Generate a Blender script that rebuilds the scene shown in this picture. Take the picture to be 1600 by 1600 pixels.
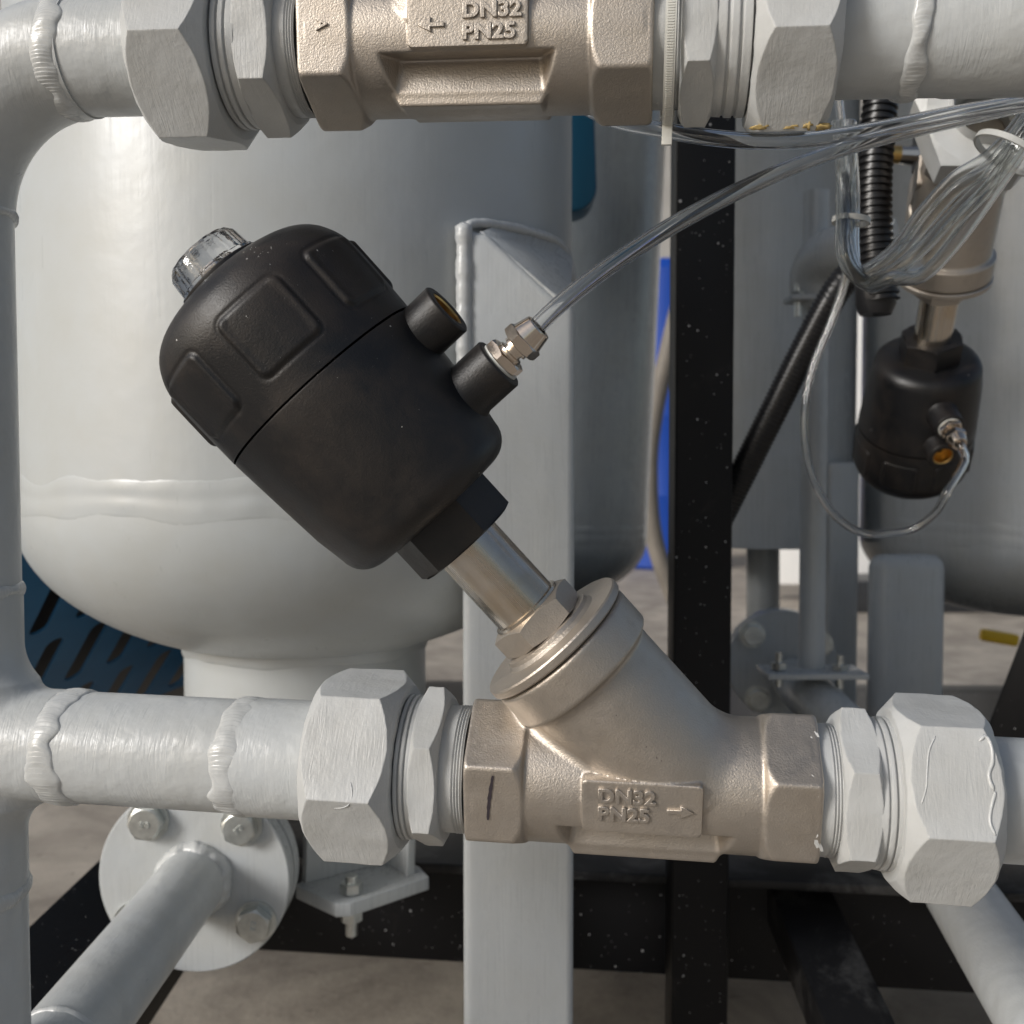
import bpy, bmesh, math, random
import numpy as np
from mathutils import Matrix, Vector, noise as mnoise

# ------------------------------------------------------------------ camera, world, sun
SC = bpy.context.scene
for o in list(bpy.data.objects):
    bpy.data.objects.remove(o)
F = 1600.0
CAM = Vector((0, 0, 0.55))
TH = math.radians(2.5)
RIGHT = Vector((1, 0, 0)); FWD = Vector((0, math.cos(TH), -math.sin(TH))); UP = Vector((0, math.sin(TH), math.cos(TH)))
cd = bpy.data.cameras.new('camera'); cam = bpy.data.objects.new('camera', cd)
SC.collection.objects.link(cam); SC.camera = cam
cam.location = CAM; cam.rotation_euler = (math.radians(90) - TH, 0, 0)
cd.sensor_width = 36; cd.lens = 36; cd.clip_start = 0.02; cd.clip_end = 400
cd.dof.use_dof = True; cd.dof.focus_distance = 0.355; cd.dof.aperture_fstop = 17
SUN_DIR = Vector((-0.80, -0.55, 0.42)).normalized()      # towards the sun
W = bpy.data.worlds.new('World'); SC.world = W; W.use_nodes = True
nt = W.node_tree; bg = nt.nodes['Background']
sky = nt.nodes.new('ShaderNodeTexSky'); sky.sky_type = 'NISHITA'; sky.sun_disc = False
sky.sun_elevation = math.asin(SUN_DIR.z); sky.sun_rotation = math.atan2(SUN_DIR.x, SUN_DIR.y)
sky.air_density = 1.0; sky.dust_density = 3.0; sky.ozone_density = 1.0
hs = nt.nodes.new('ShaderNodeHueSaturation'); hs.inputs['Saturation'].default_value = .8
nt.links.new(sky.outputs[0], hs.inputs['Color']); nt.links.new(hs.outputs[0], bg.inputs[0]); bg.inputs[1].default_value = 0.066
sd = bpy.data.lights.new('sun', 'SUN'); sd.energy = 1.5; sd.angle = math.radians(17); sd.color = (1, .992, .98)
sun = bpy.data.objects.new('sun', sd); SC.collection.objects.link(sun)
sun.rotation_euler = (-SUN_DIR).to_track_quat('-Z', 'Y').to_euler()
SC.view_settings.view_transform = 'Standard'; SC.view_settings.look = 'None'
SC.view_settings.exposure = 0.56; SC.view_settings.gamma = 1
SC.cycles.max_bounces = 14; SC.cycles.transmission_bounces = 14; SC.cycles.transparent_max_bounces = 12

# ------------------------------------------------------------------ helpers
rnd = random.Random(7)
T = {}
def P(px, py, Z):
    return CAM + (RIGHT * ((px - 800) / F) + FWD + UP * (-(py - 800) / F)) * (Z * .001)
def VPD(px, py):
    return (RIGHT * ((px - 800) / F) + FWD + UP * (-(py - 800) / F)).normalized()
def proj(p):
    d = p - CAM; z = d.dot(FWD)
    return 800 + F * d.dot(RIGHT) / z, 800 - F * d.dot(UP) / z, z * 1000
class Line:
    def __init__(s, A, B):
        s.A, s.B = A, B; s.d = (B - A).normalized(); s.L = (B - A).length
    def t(s, px):                       # metres from A where the line shows at image column px
        k = (px - 800) / F; n = RIGHT - FWD * k
        return -(s.A - CAM).dot(n) / s.d.dot(n)
    def at(s, px): return s.A + s.d * s.t(px)
    def Z(s, px): return (s.at(px) - CAM).dot(FWD) * 1000
    def mm(s, px): return s.Z(px) / F
def frame(o, x, yref=Vector((0, 1, 0))):
    x = x.normalized(); y = (yref - x * yref.dot(x)).normalized(); z = x.cross(y)
    m = Matrix((x, y, z)).transposed().to_4x4(); m.translation = o
    return m
def link(o, parent=None):
    SC.collection.objects.link(o)
    if parent is not None: o.parent = parent
def thing(name, label, cat, M=None, group=None, kind=None):
    o = bpy.data.objects.new(name, None); o.empty_display_size = .01; link(o)
    if M is None: M = Matrix.Identity(4)
    if isinstance(M, Vector): M = Matrix.Translation(M)
    o.matrix_world = M; T[o.name] = M.copy()
    o['label'] = label; o['category'] = cat
    if group: o['group'] = group
    if kind: o['kind'] = kind
    return o
def newmesh(name, V, Fc, mat, sharp=28, smooth=True, scale=.001):
    me = bpy.data.meshes.new(name)
    V = np.asarray(V, dtype=np.float32) * scale
    if isinstance(Fc, np.ndarray) and Fc.ndim == 2:
        n, k = Fc.shape
        me.vertices.add(len(V)); me.vertices.foreach_set('co', V.ravel())
        me.loops.add(n * k); me.loops.foreach_set('vertex_index', Fc.astype(np.int32).ravel())
        me.polygons.add(n); me.polygons.foreach_set('loop_start', np.arange(0, n * k, k, dtype=np.int32))
        me.polygons.foreach_set('loop_total', np.full(n, k, dtype=np.int32))
        me.update(calc_edges=True)
    else:
        me.from_pydata([tuple(map(float, v)) for v in V], [], [tuple(map(int, f)) for f in Fc]); me.update()
    me.polygons.foreach_set('use_smooth', [smooth] * len(me.polygons))
    if smooth and sharp: me.set_sharp_from_angle(angle=math.radians(sharp))
    me.materials.append(mat)
    return me
def mk(name, VF, mat, parent, label=None, sharp=28, smooth=True, world=False):
    """VF in mm in the parent's frame (or metres in the world frame when world=True)"""
    V, Fc = VF[0], VF[1]
    if world:
        M = T[parent.name].inverted() if parent is not None else Matrix.Identity(4)
        V = np.asarray(V, dtype=np.float64); A = np.array(M)
        V = V @ A[:3, :3].T + A[:3, 3]; me = newmesh(name, V, Fc, mat, sharp, smooth, 1.0)
    else: me = newmesh(name, V, Fc, mat, sharp, smooth)
    return mo(name, me, parent, label)
def mo(name, me, parent, label=None, M=None):
    o = bpy.data.objects.new(name, me); link(o, parent)
    if M is not None: o.matrix_basis = M
    T[o.name] = (T[parent.name] if parent is not None else Matrix.Identity(4)) @ o.matrix_basis
    if label: o['label'] = label
    return o
def tag(o, label=None, cat=None, group=None, kind=None):
    for k, v in (('label', label), ('category', cat), ('group', group), ('kind', kind)):
        if v: o[k] = v
    return o
def join(*vfs):
    V = []; Fc = []; n = 0
    for v, f in vfs:
        V += [tuple(a) for a in v]; Fc += [tuple(int(i) + n for i in q) for q in f]; n += len(v)
    return V, Fc
# ---- shapes in mm, axis = local x ----
def lathe(prof, seg=96, cap0=False, cap1=False, rfun=None):
    """prof: list of (x, r) ; revolve about x"""
    V = []; Fc = []
    for i, (x, r) in enumerate(prof):
        for j in range(seg):
            a = 2 * math.pi * j / seg
            rr = r if rfun is None else rfun(x, r, a)
            V.append((x, -rr * math.cos(a), rr * math.sin(a)))
    n = len(prof)
    for i in range(n - 1):
        for j in range(seg):
            k = (j + 1) % seg
            Fc.append((i * seg + j, i * seg + k, (i + 1) * seg + k, (i + 1) * seg + j))
    if cap0: Fc.append(tuple(range(seg))[::-1])
    if cap1: Fc.append(tuple((n - 1) * seg + j for j in range(seg)))
    # orientation: with a measured -y -> +z the ring runs so that quads face outwards when x grows
    return V, [tuple(reversed(f)) for f in Fc]
def hexnut(x0, x1, R, e0, bore=0, rc=None, k=.55, sub=10, rough=0.0, seed=0, rc1=None):
    """hexagonal prism along x with chamfered ends; e0 = elevation of one corner (deg), R corner radius"""
    ap = R * math.cos(math.radians(30)); rc = ap * .965 if rc is None else rc; rc1 = rc if rc1 is None else rc1
    V = []; seg = 6 * sub
    rings = []
    def hr(a):
        b = (a - math.radians(e0) + math.radians(30)) % math.radians(60) - math.radians(30)
        b = math.radians(30) - abs(b)
        return ap / math.cos(b)
    A = [math.radians(e0) + 2 * math.pi * j / seg for j in range(seg)]
    def ring(fr, fx):
        out = []
        for a in A:
            r = fr(a); x = fx(a, r)
            if rough:
                q = Vector((x * .12 + seed, math.cos(a) * 3, math.sin(a) * 3)); d = mnoise.noise(q) * rough
                d2 = mnoise.noise(q * 4.1) * rough * .5
                r += (d + d2); x += mnoise.noise(q * 2.7 + Vector((9, 2, 1))) * rough
            out.append(len(V)); V.append((x, -r * math.cos(a), r * math.sin(a)))
        rings.append(out)
    ring(lambda a: max(bore, .01), lambda a, r: x0)
    ring(lambda a: rc, lambda a, r: x0)
    ring(lambda a: hr(a), lambda a, r: x0 + max(0, (r - rc)) * k)
    N = 4
    for i in range(1, N):
        f = i / N
        ring(lambda a: hr(a), lambda a, r: (x0 + max(0, (r - rc)) * k) * (1 - f) + (x1 - max(0, (r - rc1)) * k) * f)
    ring(lambda a: hr(a), lambda a, r: x1 - max(0, (r - rc1)) * k)
    ring(lambda a: rc1, lambda a, r: x1)
    ring(lambda a: max(bore, .01), lambda a, r: x1)
    Fc = []
    for a, b in zip(rings[:-1], rings[1:]):
        for j in range(seg):
            k2 = (j + 1) % seg
            Fc.append((a[j], b[j], b[k2], a[k2]))
    if bore > 0:
        a, b = rings[-1], rings[0]
        for j in range(seg):
            k2 = (j + 1) % seg; Fc.append((a[j], b[j], b[k2], a[k2]))
    return V, [f for f in Fc]
def weld(x0, r, w=6, h=1.8, seed=0, n=46, wander=1.5, segs=1000, crest=1.0, slope=0.0):
    """a painted-over weld bead round a pipe: crescents, wandering centre line"""
    V = []; Fc = []; nv = 15
    for i in range(segs):
        a = 2 * math.pi * i / segs
        c = Vector((math.cos(a) * 1.3 + seed, math.sin(a) * 1.3, seed * .7))
        xc = x0 + mnoise.noise(c) * wander + mnoise.noise(c * 3.7) * wander * .4 + slope * math.cos(a)
        ww = w * (1 + .45 * mnoise.noise(c * 2.3 + Vector((5, 1, 0))))
        hh = h * (1 + .35 * mnoise.noise(c * 3.1 + Vector((1, 8, 0))))
        for j in range(nv):
            v = j / (nv - 1) * 2 - 1
            rip = ((a * n * 2.2 / (2 * math.pi) + .8 * v * v + .5 * mnoise.noise(c * 5)) % 1.0)
            am = .03 + .14 * max(0, mnoise.noise(c * 1.7 + Vector((4, 4, 2))) + .35)
            rr = (1 - v * v) ** .8 * hh * (1 + am * crest * (rip - .5)) if abs(v) < 1 else -.6
            q = mnoise.noise(Vector((math.cos(a) * 6, math.sin(a) * 6, seed + v)))
            V.append((xc + v * ww / 2, -(r + rr + .25 * q * (abs(v) < 1)) * math.cos(a), (r + rr + .25 * q * (abs(v) < 1)) * math.sin(a)))
    for i in range(segs):
        k = (i + 1) % segs
        for j in range(nv - 1):
            Fc.append((i * nv + j, i * nv + j + 1, k * nv + j + 1, k * nv + j))
    return V, Fc
def catmull(pts, n=12):
    pts = [Vector(p) for p in pts]; P_ = [pts[0] * 2 - pts[1]] + pts + [pts[-1] * 2 - pts[-2]]; out = []
    for i in range(1, len(P_) - 2):
        a, b, c, d = P_[i - 1:i + 3]
        for j in range(n):
            t = j / n
            out.append(.5 * ((2 * b) + (c - a) * t + (2 * a - 5 * b + 4 * c - d) * t * t + (3 * b - a - 3 * c + d) * t ** 3))
    out.append(pts[-1]); return out
def resample(pts, step):
    L = [0]
    for a, b in zip(pts[:-1], pts[1:]): L.append(L[-1] + (b - a).length)
    n = max(2, int(L[-1] / step)); out = []; i = 0
    for k in range(n + 1):
        s = L[-1] * k / n
        while i < len(L) - 2 and L[i + 1] < s: i += 1
        f = (s - L[i]) / max(1e-9, L[i + 1] - L[i]); out.append(pts[i].lerp(pts[i + 1], min(1, f)))
    return out
def sweep(pts, rf, seg=20, caps=True, inner=None):
    """tube along world points (metres); rf(i, n) radius in metres; returns metres"""
    n = len(pts); V = []; Fc = []
    tans = [(pts[min(i + 1, n - 1)] - pts[max(i - 1, 0)]).normalized() for i in range(n)]
    u = tans[0].orthogonal().normalized(); us = []
    for t in tans:
        u = (u - t * u.dot(t)).normalized(); us.append(u)
    def rings(rfun, flip):
        base = len(V)
        for i in range(n):
            w = tans[i].cross(us[i]); r = rfun(i, n)
            for j in range(seg):
                a = 2 * math.pi * j / seg; V.append(tuple(pts[i] + (us[i] * math.cos(a) + w * math.sin(a)) * r))
        for i in range(n - 1):
            for j in range(seg):
                k = (j + 1) % seg; q = (base + i * seg + j, base + i * seg + k, base + (i + 1) * seg + k, base + (i + 1) * seg + j)
                Fc.append(q[::-1] if flip else q)
        return base
    b0 = rings(rf, False)
    if inner:
        b1 = rings(lambda i, n: rf(i, n) * inner, True)
        for e, fl in ((0, True), (n - 1, False)):
            for j in range(seg):
                k = (j + 1) % seg; q = (b0 + e * seg + j, b0 + e * seg + k, b1 + e * seg + k, b1 + e * seg + j)
                Fc.append(q[::-1] if fl is False else q)
    elif caps:
        Fc.append(tuple(range(seg))[::-1]); Fc.append(tuple((n - 1) * seg + j for j in range(seg)))
    return V, Fc
def bm_out(bm):
    bm.verts.ensure_lookup_table(); bm.verts.index_update()
    V = [v.co[:] for v in bm.verts]; Fc = [[v.index for v in f.verts] for f in bm.faces]; bm.free(); return V, Fc
def bevel_vf(VF, w, seg=2):
    bm = bmesh.new(); vs = [bm.verts.new(v) for v in VF[0]]
    for f in VF[1]: bm.faces.new([vs[i] for i in f])
    bmesh.ops.recalc_face_normals(bm, faces=bm.faces)
    ed = [e for e in bm.edges if len(e.link_faces) == 2 and e.calc_face_angle(0) > .4]
    bmesh.ops.bevel(bm, geom=ed, offset=w, segments=seg, affect='EDGES', profile=.5, clamp_overlap=True)
    return bm_out(bm)
def boxvf(c, s, M=None, bev=0):
    cx, cy, cz = c; hx, hy, hz = s[0] / 2, s[1] / 2, s[2] / 2
    V = [(cx + i * hx, cy + j * hy, cz + k * hz) for i in (-1, 1) for j in (-1, 1) for k in (-1, 1)]
    Fc = [(0, 1, 3, 2), (4, 6, 7, 5), (0, 4, 5, 1), (2, 3, 7, 6), (0, 2, 6, 4), (1, 5, 7, 3)]
    VF = (V, Fc)
    if bev: VF = bevel_vf(VF, bev, 3)
    if M is not None: VF = ([tuple(M @ Vector(v)) for v in VF[0]], VF[1])
    return VF
def prism(poly, d, bev=0):
    """poly: list of 3-D points (metres), extruded by vector d"""
    n = len(poly); V = [tuple(p) for p in poly] + [tuple(Vector(p) + d) for p in poly]
    Fc = [tuple(range(n))[::-1], tuple(range(n, 2 * n))] + [(i, (i + 1) % n, (i + 1) % n + n, i + n) for i in range(n)]
    bm = bmesh.new(); vs = [bm.verts.new(v) for v in V]
    for f in Fc: bm.faces.new([vs[i] for i in f])
    bmesh.ops.recalc_face_normals(bm, faces=bm.faces)
    if bev: bmesh.ops.bevel(bm, geom=list(bm.edges), offset=bev, segments=3, affect='EDGES', profile=.5, clamp_overlap=True)
    return bm_out(bm)
def cyl(A, B, r, seg=48, r1=None):
    n = 2; return sweep([A, B], lambda i, n: (r if i == 0 else (r1 or r)), seg)
def beam(A, B, w, h, up=Vector((0, 0, 1)), bev=.0015, off=Vector((0, 0, 0))):
    d = (B - A).normalized(); side = d.cross(up).normalized(); u = side.cross(d)
    poly = [A + off + side * (w / 2 * a) + u * (h / 2 * b) for a, b in ((-1, -1), (1, -1), (1, 1), (-1, 1))]
    return prism(poly, B - A, bev)
def curve_mesh(name, outlines, depth, bevel, mat):
    cu = bpy.data.curves.new('tmp', 'CURVE'); cu.dimensions = '2D'; cu.fill_mode = 'BOTH'; cu.extrude = depth * 1000; cu.bevel_depth = bevel * 1000; cu.bevel_resolution = 1
    for ol in outlines:
        sp = cu.splines.new('POLY'); sp.points.add(len(ol) - 1); sp.use_cyclic_u = True
        for p, q in zip(sp.points, ol): p.co = (q[0] * 1000, q[1] * 1000, 0, 1)
    return conv(name, cu, mat)
def conv(name, cu, mat):
    o = bpy.data.objects.new('tmp', cu); SC.collection.objects.link(o); bpy.context.view_layer.update()
    me = bpy.data.meshes.new_from_object(o.evaluated_get(bpy.context.evaluated_depsgraph_get()))
    me.name = name; bpy.data.objects.remove(o); bpy.data.curves.remove(cu); me.materials.clear(); me.materials.append(mat)
    for v in me.vertices: v.co *= .001
    return me
def text_mesh(name, s, size, depth, bevel, mat, width=1.0, bold=0.0):
    cu = bpy.data.curves.new('tmp', 'FONT'); cu.body = s; cu.size = size * 1000; cu.extrude = depth * 1000; cu.bevel_depth = bevel * 1000
    cu.align_x = 'LEFT'; cu.offset = bold; cu.space_character = 1.04
    me = conv(name, cu, mat)
    for v in me.vertices: v.co.x *= width
    return me
# ---- implicit surfaces (surface nets) for the castings ----
def surfnet(f, lo, hi, h):
    ax = [np.arange(a, b + h, h, dtype=np.float32) for a, b in zip(lo, hi)]
    X, Y, Z = np.meshgrid(*ax, indexing='ij'); V = f(X, Y, Z).astype(np.float32); ins = V < 0
    c = np.zeros([n - 1 for n in V.shape], dtype=np.int8)
    for i in (0, 1):
        for j in (0, 1):
            for k in (0, 1):
                c += ins[i:V.shape[0] - 1 + i, j:V.shape[1] - 1 + j, k:V.shape[2] - 1 + k]
    act = (c > 0) & (c < 8); I, J, K = np.nonzero(act)
    idx = -np.ones(c.shape, dtype=np.int64); idx[I, J, K] = np.arange(len(I))
    acc = np.zeros((len(I), 3)); cnt = np.zeros(len(I))
    for d in range(3):
        o1, o2 = [q for q in range(3) if q != d]
        for a in (0, 1):
            for b in (0, 1):
                off = [0, 0, 0]; off[o1] = a; off[o2] = b
                v0 = V[I + off[0], J + off[1], K + off[2]]; off2 = list(off); off2[d] = 1
                v1 = V[I + off2[0], J + off2[1], K + off2[2]]; m = (v0 < 0) != (v1 < 0)
                t = np.where(m, v0 / np.where(m, v0 - v1, 1), 0)
                p = np.array(off, dtype=float)[None, :].repeat(len(I), 0); p[:, d] = t
                acc += p * m[:, None]; cnt += m
    pts = acc / cnt[:, None] + np.stack([I, J, K], 1); pts = pts * h + np.array(lo)
    Q = []
    for d in range(3):
        o1, o2 = [(1, 2), (2, 0), (0, 1)][d]
        A = [slice(None)] * 3; B = [slice(None)] * 3; A[d] = slice(0, -1); B[d] = slice(1, None)
        ch = ins[tuple(A)] != ins[tuple(B)]; w = np.array(np.nonzero(ch))
        ok = (w[o1] > 0) & (w[o2] > 0) & (w[o1] < c.shape[o1]) & (w[o2] < c.shape[o2]); w = w[:, ok]
        def cell(a, b):
            q = w.copy(); q[o1] -= a; q[o2] -= b; return idx[q[0], q[1], q[2]]
        q = np.stack([cell(1, 1), cell(0, 1), cell(0, 0), cell(1, 0)], 1); fl = ~ins[w[0], w[1], w[2]]
        q[fl] = q[fl][:, ::-1]; Q.append(q)
    Q = np.concatenate(Q); Q = Q[(Q >= 0).all(1)]
    e = h * .3
    for _ in range(2):
        x, y, z = pts.T; g = np.stack([f(x + e, y, z) - f(x - e, y, z), f(x, y + e, z) - f(x, y - e, z), f(x, y, z + e) - f(x, y, z - e)], 1) / (2 * e)
        v = f(x, y, z); l = np.maximum((g * g).sum(1), .3)
        step = np.clip(v / l, -h * .5, h * .5)[:, None] * g; pts = pts - step
    return pts, Q
def ru(a, b, r):            # union with a round fillet
    return np.maximum(r, np.minimum(a, b)) - np.sqrt(np.maximum(r - a, 0) ** 2 + np.maximum(r - b, 0) ** 2)
def ri(a, b, r):            # intersection with a rounded edge
    return np.minimum(-r, np.maximum(a, b)) + np.sqrt(np.maximum(r + a, 0) ** 2 + np.maximum(r + b, 0) ** 2)

# ------------------------------------------------------------------ materials
def M_(name):
    m = bpy.data.materials.new(name); m.use_nodes = True; n = m.node_tree; return m, n, n.nodes['Principled BSDF']
def mapping(n, scale, coord='Object'):
    tc = n.nodes.new('ShaderNodeTexCoord'); mp = n.nodes.new('ShaderNodeMapping'); mp.inputs['Scale'].default_value = scale
    n.links.new(tc.outputs[coord], mp.inputs[0]); return mp.outputs[0]
def noise(n, vec, scale, detail=3, rough=.55, dist=0):
    t = n.nodes.new('ShaderNodeTexNoise'); t.inputs['Scale'].default_value = scale; t.inputs['Detail'].default_value = detail
    t.inputs['Roughness'].default_value = rough; t.inputs['Distortion'].default_value = dist; n.links.new(vec, t.inputs['Vector']); return t.outputs[0]
def ramp(n, val, stops):
    r = n.nodes.new('ShaderNodeValToRGB'); e = r.color_ramp.elements
    while len(e) < len(stops): e.new(.5)
    for q, (p, c) in zip(e, stops): q.position = p; q.color = c if len(c) == 4 else (*c, 1)
    n.links.new(val, r.inputs[0]); return r.outputs[0]
def mix(n, f, a, b, blend='MIX'):
    m = n.nodes.new('ShaderNodeMix'); m.data_type = 'RGBA'; m.blend_type = blend
    for i, v in ((0, f), (6, a), (7, b)):
        if isinstance(v, (int, float)): m.inputs[i].default_value = v
        elif isinstance(v, tuple): m.inputs[i].default_value = v if len(v) == 4 else (*v, 1)
        else: n.links.new(v, m.inputs[i])
    return m.outputs[2]
def bump(n, h, strength, dist, normal=None):
    b = n.nodes.new('ShaderNodeBump'); b.inputs['Strength'].default_value = strength; b.inputs['Distance'].default_value = dist
    n.links.new(h, b.inputs['Height'])
    if normal is not None: n.links.new(normal, b.inputs['Normal'])
    return b.outputs[0]
def bevelnode(n, r):
    b = n.nodes.new('ShaderNodeBevel'); b.samples = 4; b.inputs['Radius'].default_value = r; return b.outputs[0]
def specks(n, vec, scale, thr, dens=.5):
    v = n.nodes.new('ShaderNodeTexVoronoi'); v.inputs['Scale'].default_value = scale; n.links.new(vec, v.inputs['Vector'])
    sep = n.nodes.new('ShaderNodeSeparateColor'); n.links.new(v.outputs['Color'], sep.inputs[0])
    # radius varies per cell, many cells empty
    a = n.nodes.new('ShaderNodeMath'); a.operation = 'SUBTRACT'; n.links.new(sep.outputs[0], a.inputs[0]); a.inputs[1].default_value = dens
    b = n.nodes.new('ShaderNodeMath'); b.operation = 'MULTIPLY'; n.links.new(a.outputs[0], b.inputs[0]); b.inputs[1].default_value = thr
    c = n.nodes.new('ShaderNodeMath'); c.operation = 'LESS_THAN'; n.links.new(v.outputs['Distance'], c.inputs[0]); n.links.new(b.outputs[0], c.inputs[1])
    return c.outputs[0]
def setp(p, **k):
    for a, v in k.items():
        p.inputs[a.replace('_', ' ')].default_value = v
def paint(name, col, rough=.38, axis='x', stroke=.5, dist=.0006, bev=.0007, lump=.35, dirt=.25, fine=1):
    m, n, p = M_(name)
    sc = {'x': (620, 70, 70), 'z': (260, 260, 7), 'y': (60, 900, 60)}[axis]
    st = noise(n, mapping(n, sc), 1, 3, .5, 1.6)
    msk = ramp(n, noise(n, mapping(n, (1, 1, 1)), 55, 2, .5), [(.38, (.15, .15, .15)), (.66, (1, 1, 1))])
    st = mix(n, msk, (.5, .5, .5), st)
    ob = mapping(n, (1, 1, 1)); lm = noise(n, ob, 70, 3, .5); fn = noise(n, ob, 900, 2, .5)
    big = noise(n, ob, 22, 4, .6)
    c = mix(n, ramp(n, big, [(.35, (0, 0, 0)), (.75, (1, 1, 1))]), col, tuple(x * (1 - .16 * dirt * 2) * t for x, t in zip(col, (1.0, .98, .94))))
    d = ramp(n, noise(n, ob, 240, 5, .75, 1.2), [(.70, (0, 0, 0)), (.78, (1, 1, 1))])
    c = mix(n, mix(n, .5 * dirt, (0, 0, 0), d), c, (.22, .19, .15))
    n.links.new(c, p.inputs['Base Color'])
    nb = bevelnode(n, bev) if bev else None
    b1 = bump(n, lm, lump, .0022, nb); b2 = bump(n, st, stroke, dist, b1); b3 = bump(n, fn, .18 * fine, .0002, b2)
    n.links.new(b3, p.inputs['Normal']); rr = ramp(n, st, [(.3, (rough - .07,) * 3), (.8, (rough + .12,) * 3)])
    n.links.new(rr, p.inputs['Roughness']); setp(p, Specular_IOR_Level=.5)
    return m
GREY = (.50, .525, .54)
m_paint = paint('grey_brush_paint', GREY, .34, 'x', .32, .0006, 0, .5, .35)
m_nut = paint('grey_nut_paint', (.515, .53, .535), .40, 'x', .27, .0008, .0009, .3, .5, 2.2)
m_tank = paint('grey_tank_paint', (.455, .48, .49), .33, 'z', .22, .0005, 0, .12, .15, .4)
m_tank_far = paint('grey_tank_paint_far', (.45, .48, .50), .28, 'z', .2, .0004, 0, .2, .15, .3)
m_tank_shade = paint('grey_tank_paint_shaded', (.28, .305, .325), .28, 'z', .2, .0004, 0, .2, .15, .3)  # same grey as the other tanks, with shade darkened into the base colour
m_leg = paint('grey_leg_paint', (.49, .515, .53), .28, 'z', .3, .0004, 0, .25, .1, .5)
m_weld = paint('grey_weld_paint', (.53, .55, .56), .26, 'y', .12, .0004, 0, .5, .25, 1)

def m_cast_():
    m, n, p = M_('cast_stainless'); ob = mapping(n, (1, 1, 1))
    big = noise(n, ob, 34, 4, .6); med = noise(n, ob, 180, 4, .65)
    c = mix(n, ramp(n, big, [(.3, (0, 0, 0)), (.7, (1, 1, 1))]), (.455, .418, .378), (.49, .438, .378))
    c = mix(n, ramp(n, med, [(.55, (0, 0, 0)), (.85, (.6, .6, .6))]), c, (.39, .35, .32))
    c = mix(n, ramp(n, noise(n, ob, 85, 5, .7, 1.5), [(.69, (0, 0, 0)), (.76, (.8, .8, .8))]), c, (.30, .26, .23))
    n.links.new(c, p.inputs['Base Color']); setp(p, Metallic=.88, Roughness=.5)
    g = noise(n, ob, 1500, 2, .6); g2 = noise(n, ob, 520, 3, .6)
    b = bump(n, g2, .2, .0004); b = bump(n, g, .5, .00030, b); n.links.new(b, p.inputs['Normal'])
    n.links.new(ramp(n, med, [(.3, (.40,) * 3), (.8, (.58,) * 3)]), p.inputs['Roughness'])
    return m
m_cast = m_cast_()
def m_turned_():
    m, n, p = M_('turned_stainless'); st = noise(n, mapping(n, (4, 300, 300)), 1, 3, .6); ob = mapping(n, (1, 1, 1))
    c = mix(n, ramp(n, noise(n, ob, 70, 4, .6), [(.35, (0, 0, 0)), (.7, (1, 1, 1))]), (.62, .58, .53), (.56, .47, .36))
    n.links.new(c, p.inputs['Base Color']); setp(p, Metallic=1., Roughness=.22)
    n.links.new(bump(n, st, .25, .0003), p.inputs['Normal']); n.links.new(ramp(n, st, [(.3, (.15,) * 3), (.7, (.36,) * 3)]), p.inputs['Roughness'])
    return m
m_turned = m_turned_()
def m_blackplastic_():
    m, n, p = M_('black_plastic'); ob = mapping(n, (1, 1, 1))
    big = noise(n, ob, 30, 7, .72, .3); d = ramp(n, big, [(.44, (0, 0, 0)), (.68, (1, 1, 1))])
    c = mix(n, d, (.008, .008, .009), (.024, .019, .016))
    s = specks(n, ob, 150, .9, .93); c = mix(n, s, c, (.55, .55, .53))
    n.links.new(c, p.inputs['Base Color']); setp(p, Specular_IOR_Level=.45)
    n.links.new(ramp(n, big, [(.4, (.37,) * 3), (.7, (.54,) * 3)]), p.inputs['Roughness'])
    b = bump(n, noise(n, ob, 1500, 3, .6), .55, .00022, bevelnode(n, .0006)); b = bump(n, noise(n, ob, 60, 3), .12, .0012, b)
    n.links.new(b, p.inputs['Normal']); return m
m_black = m_blackplastic_()
def m_blacksteel_():
    m, n, p = M_('black_painted_steel'); ob = mapping(n, (1, 1, 1))
    s = specks(n, ob, 150, .5, .70); s2 = specks(n, ob, 380, .8, .76)
    w = ramp(n, noise(n, ob, 28, 6, .75, .8), [(.60, (0, 0, 0)), (.86, (1, 1, 1))])
    c = mix(n, w, (.007, .007, .008), (.03, .028, .026)); c = mix(n, s, c, (.5, .5, .5)); c = mix(n, s2, c, (.25, .25, .25))
    n.links.new(c, p.inputs['Base Color']); setp(p, Roughness=.42, Specular_IOR_Level=.22)
    n.links.new(bump(n, noise(n, ob, 500, 3), .3, .0004), p.inputs['Normal']); return m
m_steel = m_blacksteel_()
def simple(name, col, rough=.5, metal=0., spec=.5, nscale=0, nd=.0003, var=0, trans=0, ior=1.45, coat=0):
    m, n, p = M_(name); ob = mapping(n, (1, 1, 1))
    if var: n.links.new(mix(n, ramp(n, noise(n, ob, var, 4, .6), [(.35, (0, 0, 0)), (.7, (1, 1, 1))]), col, tuple(x * .72 for x in col)), p.inputs['Base Color'])
    else: setp(p, Base_Color=(*col, 1))
    setp(p, Roughness=rough, Metallic=metal, Specular_IOR_Level=spec, Transmission_Weight=trans, IOR=ior, Coat_Weight=coat)
    if nscale: n.links.new(bump(n, noise(n, ob, nscale, 3), .4, nd), p.inputs['Normal'])
    return m
m_tube = simple('clear_tubing', (.98, .985, .985), .03, trans=1, ior=1.45)
m_tube_far = simple('clear_tubing_cloudy', (.95, .96, .955), .13, trans=1, ior=1.42)
m_dome = simple('clear_indicator', (.93, .94, .97), .04, trans=1, ior=1.49, nscale=260, nd=.0009)
m_nickel = simple('nickel_plate', (.68, .60, .52), .16, 1, nscale=300, nd=.0001)
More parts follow.
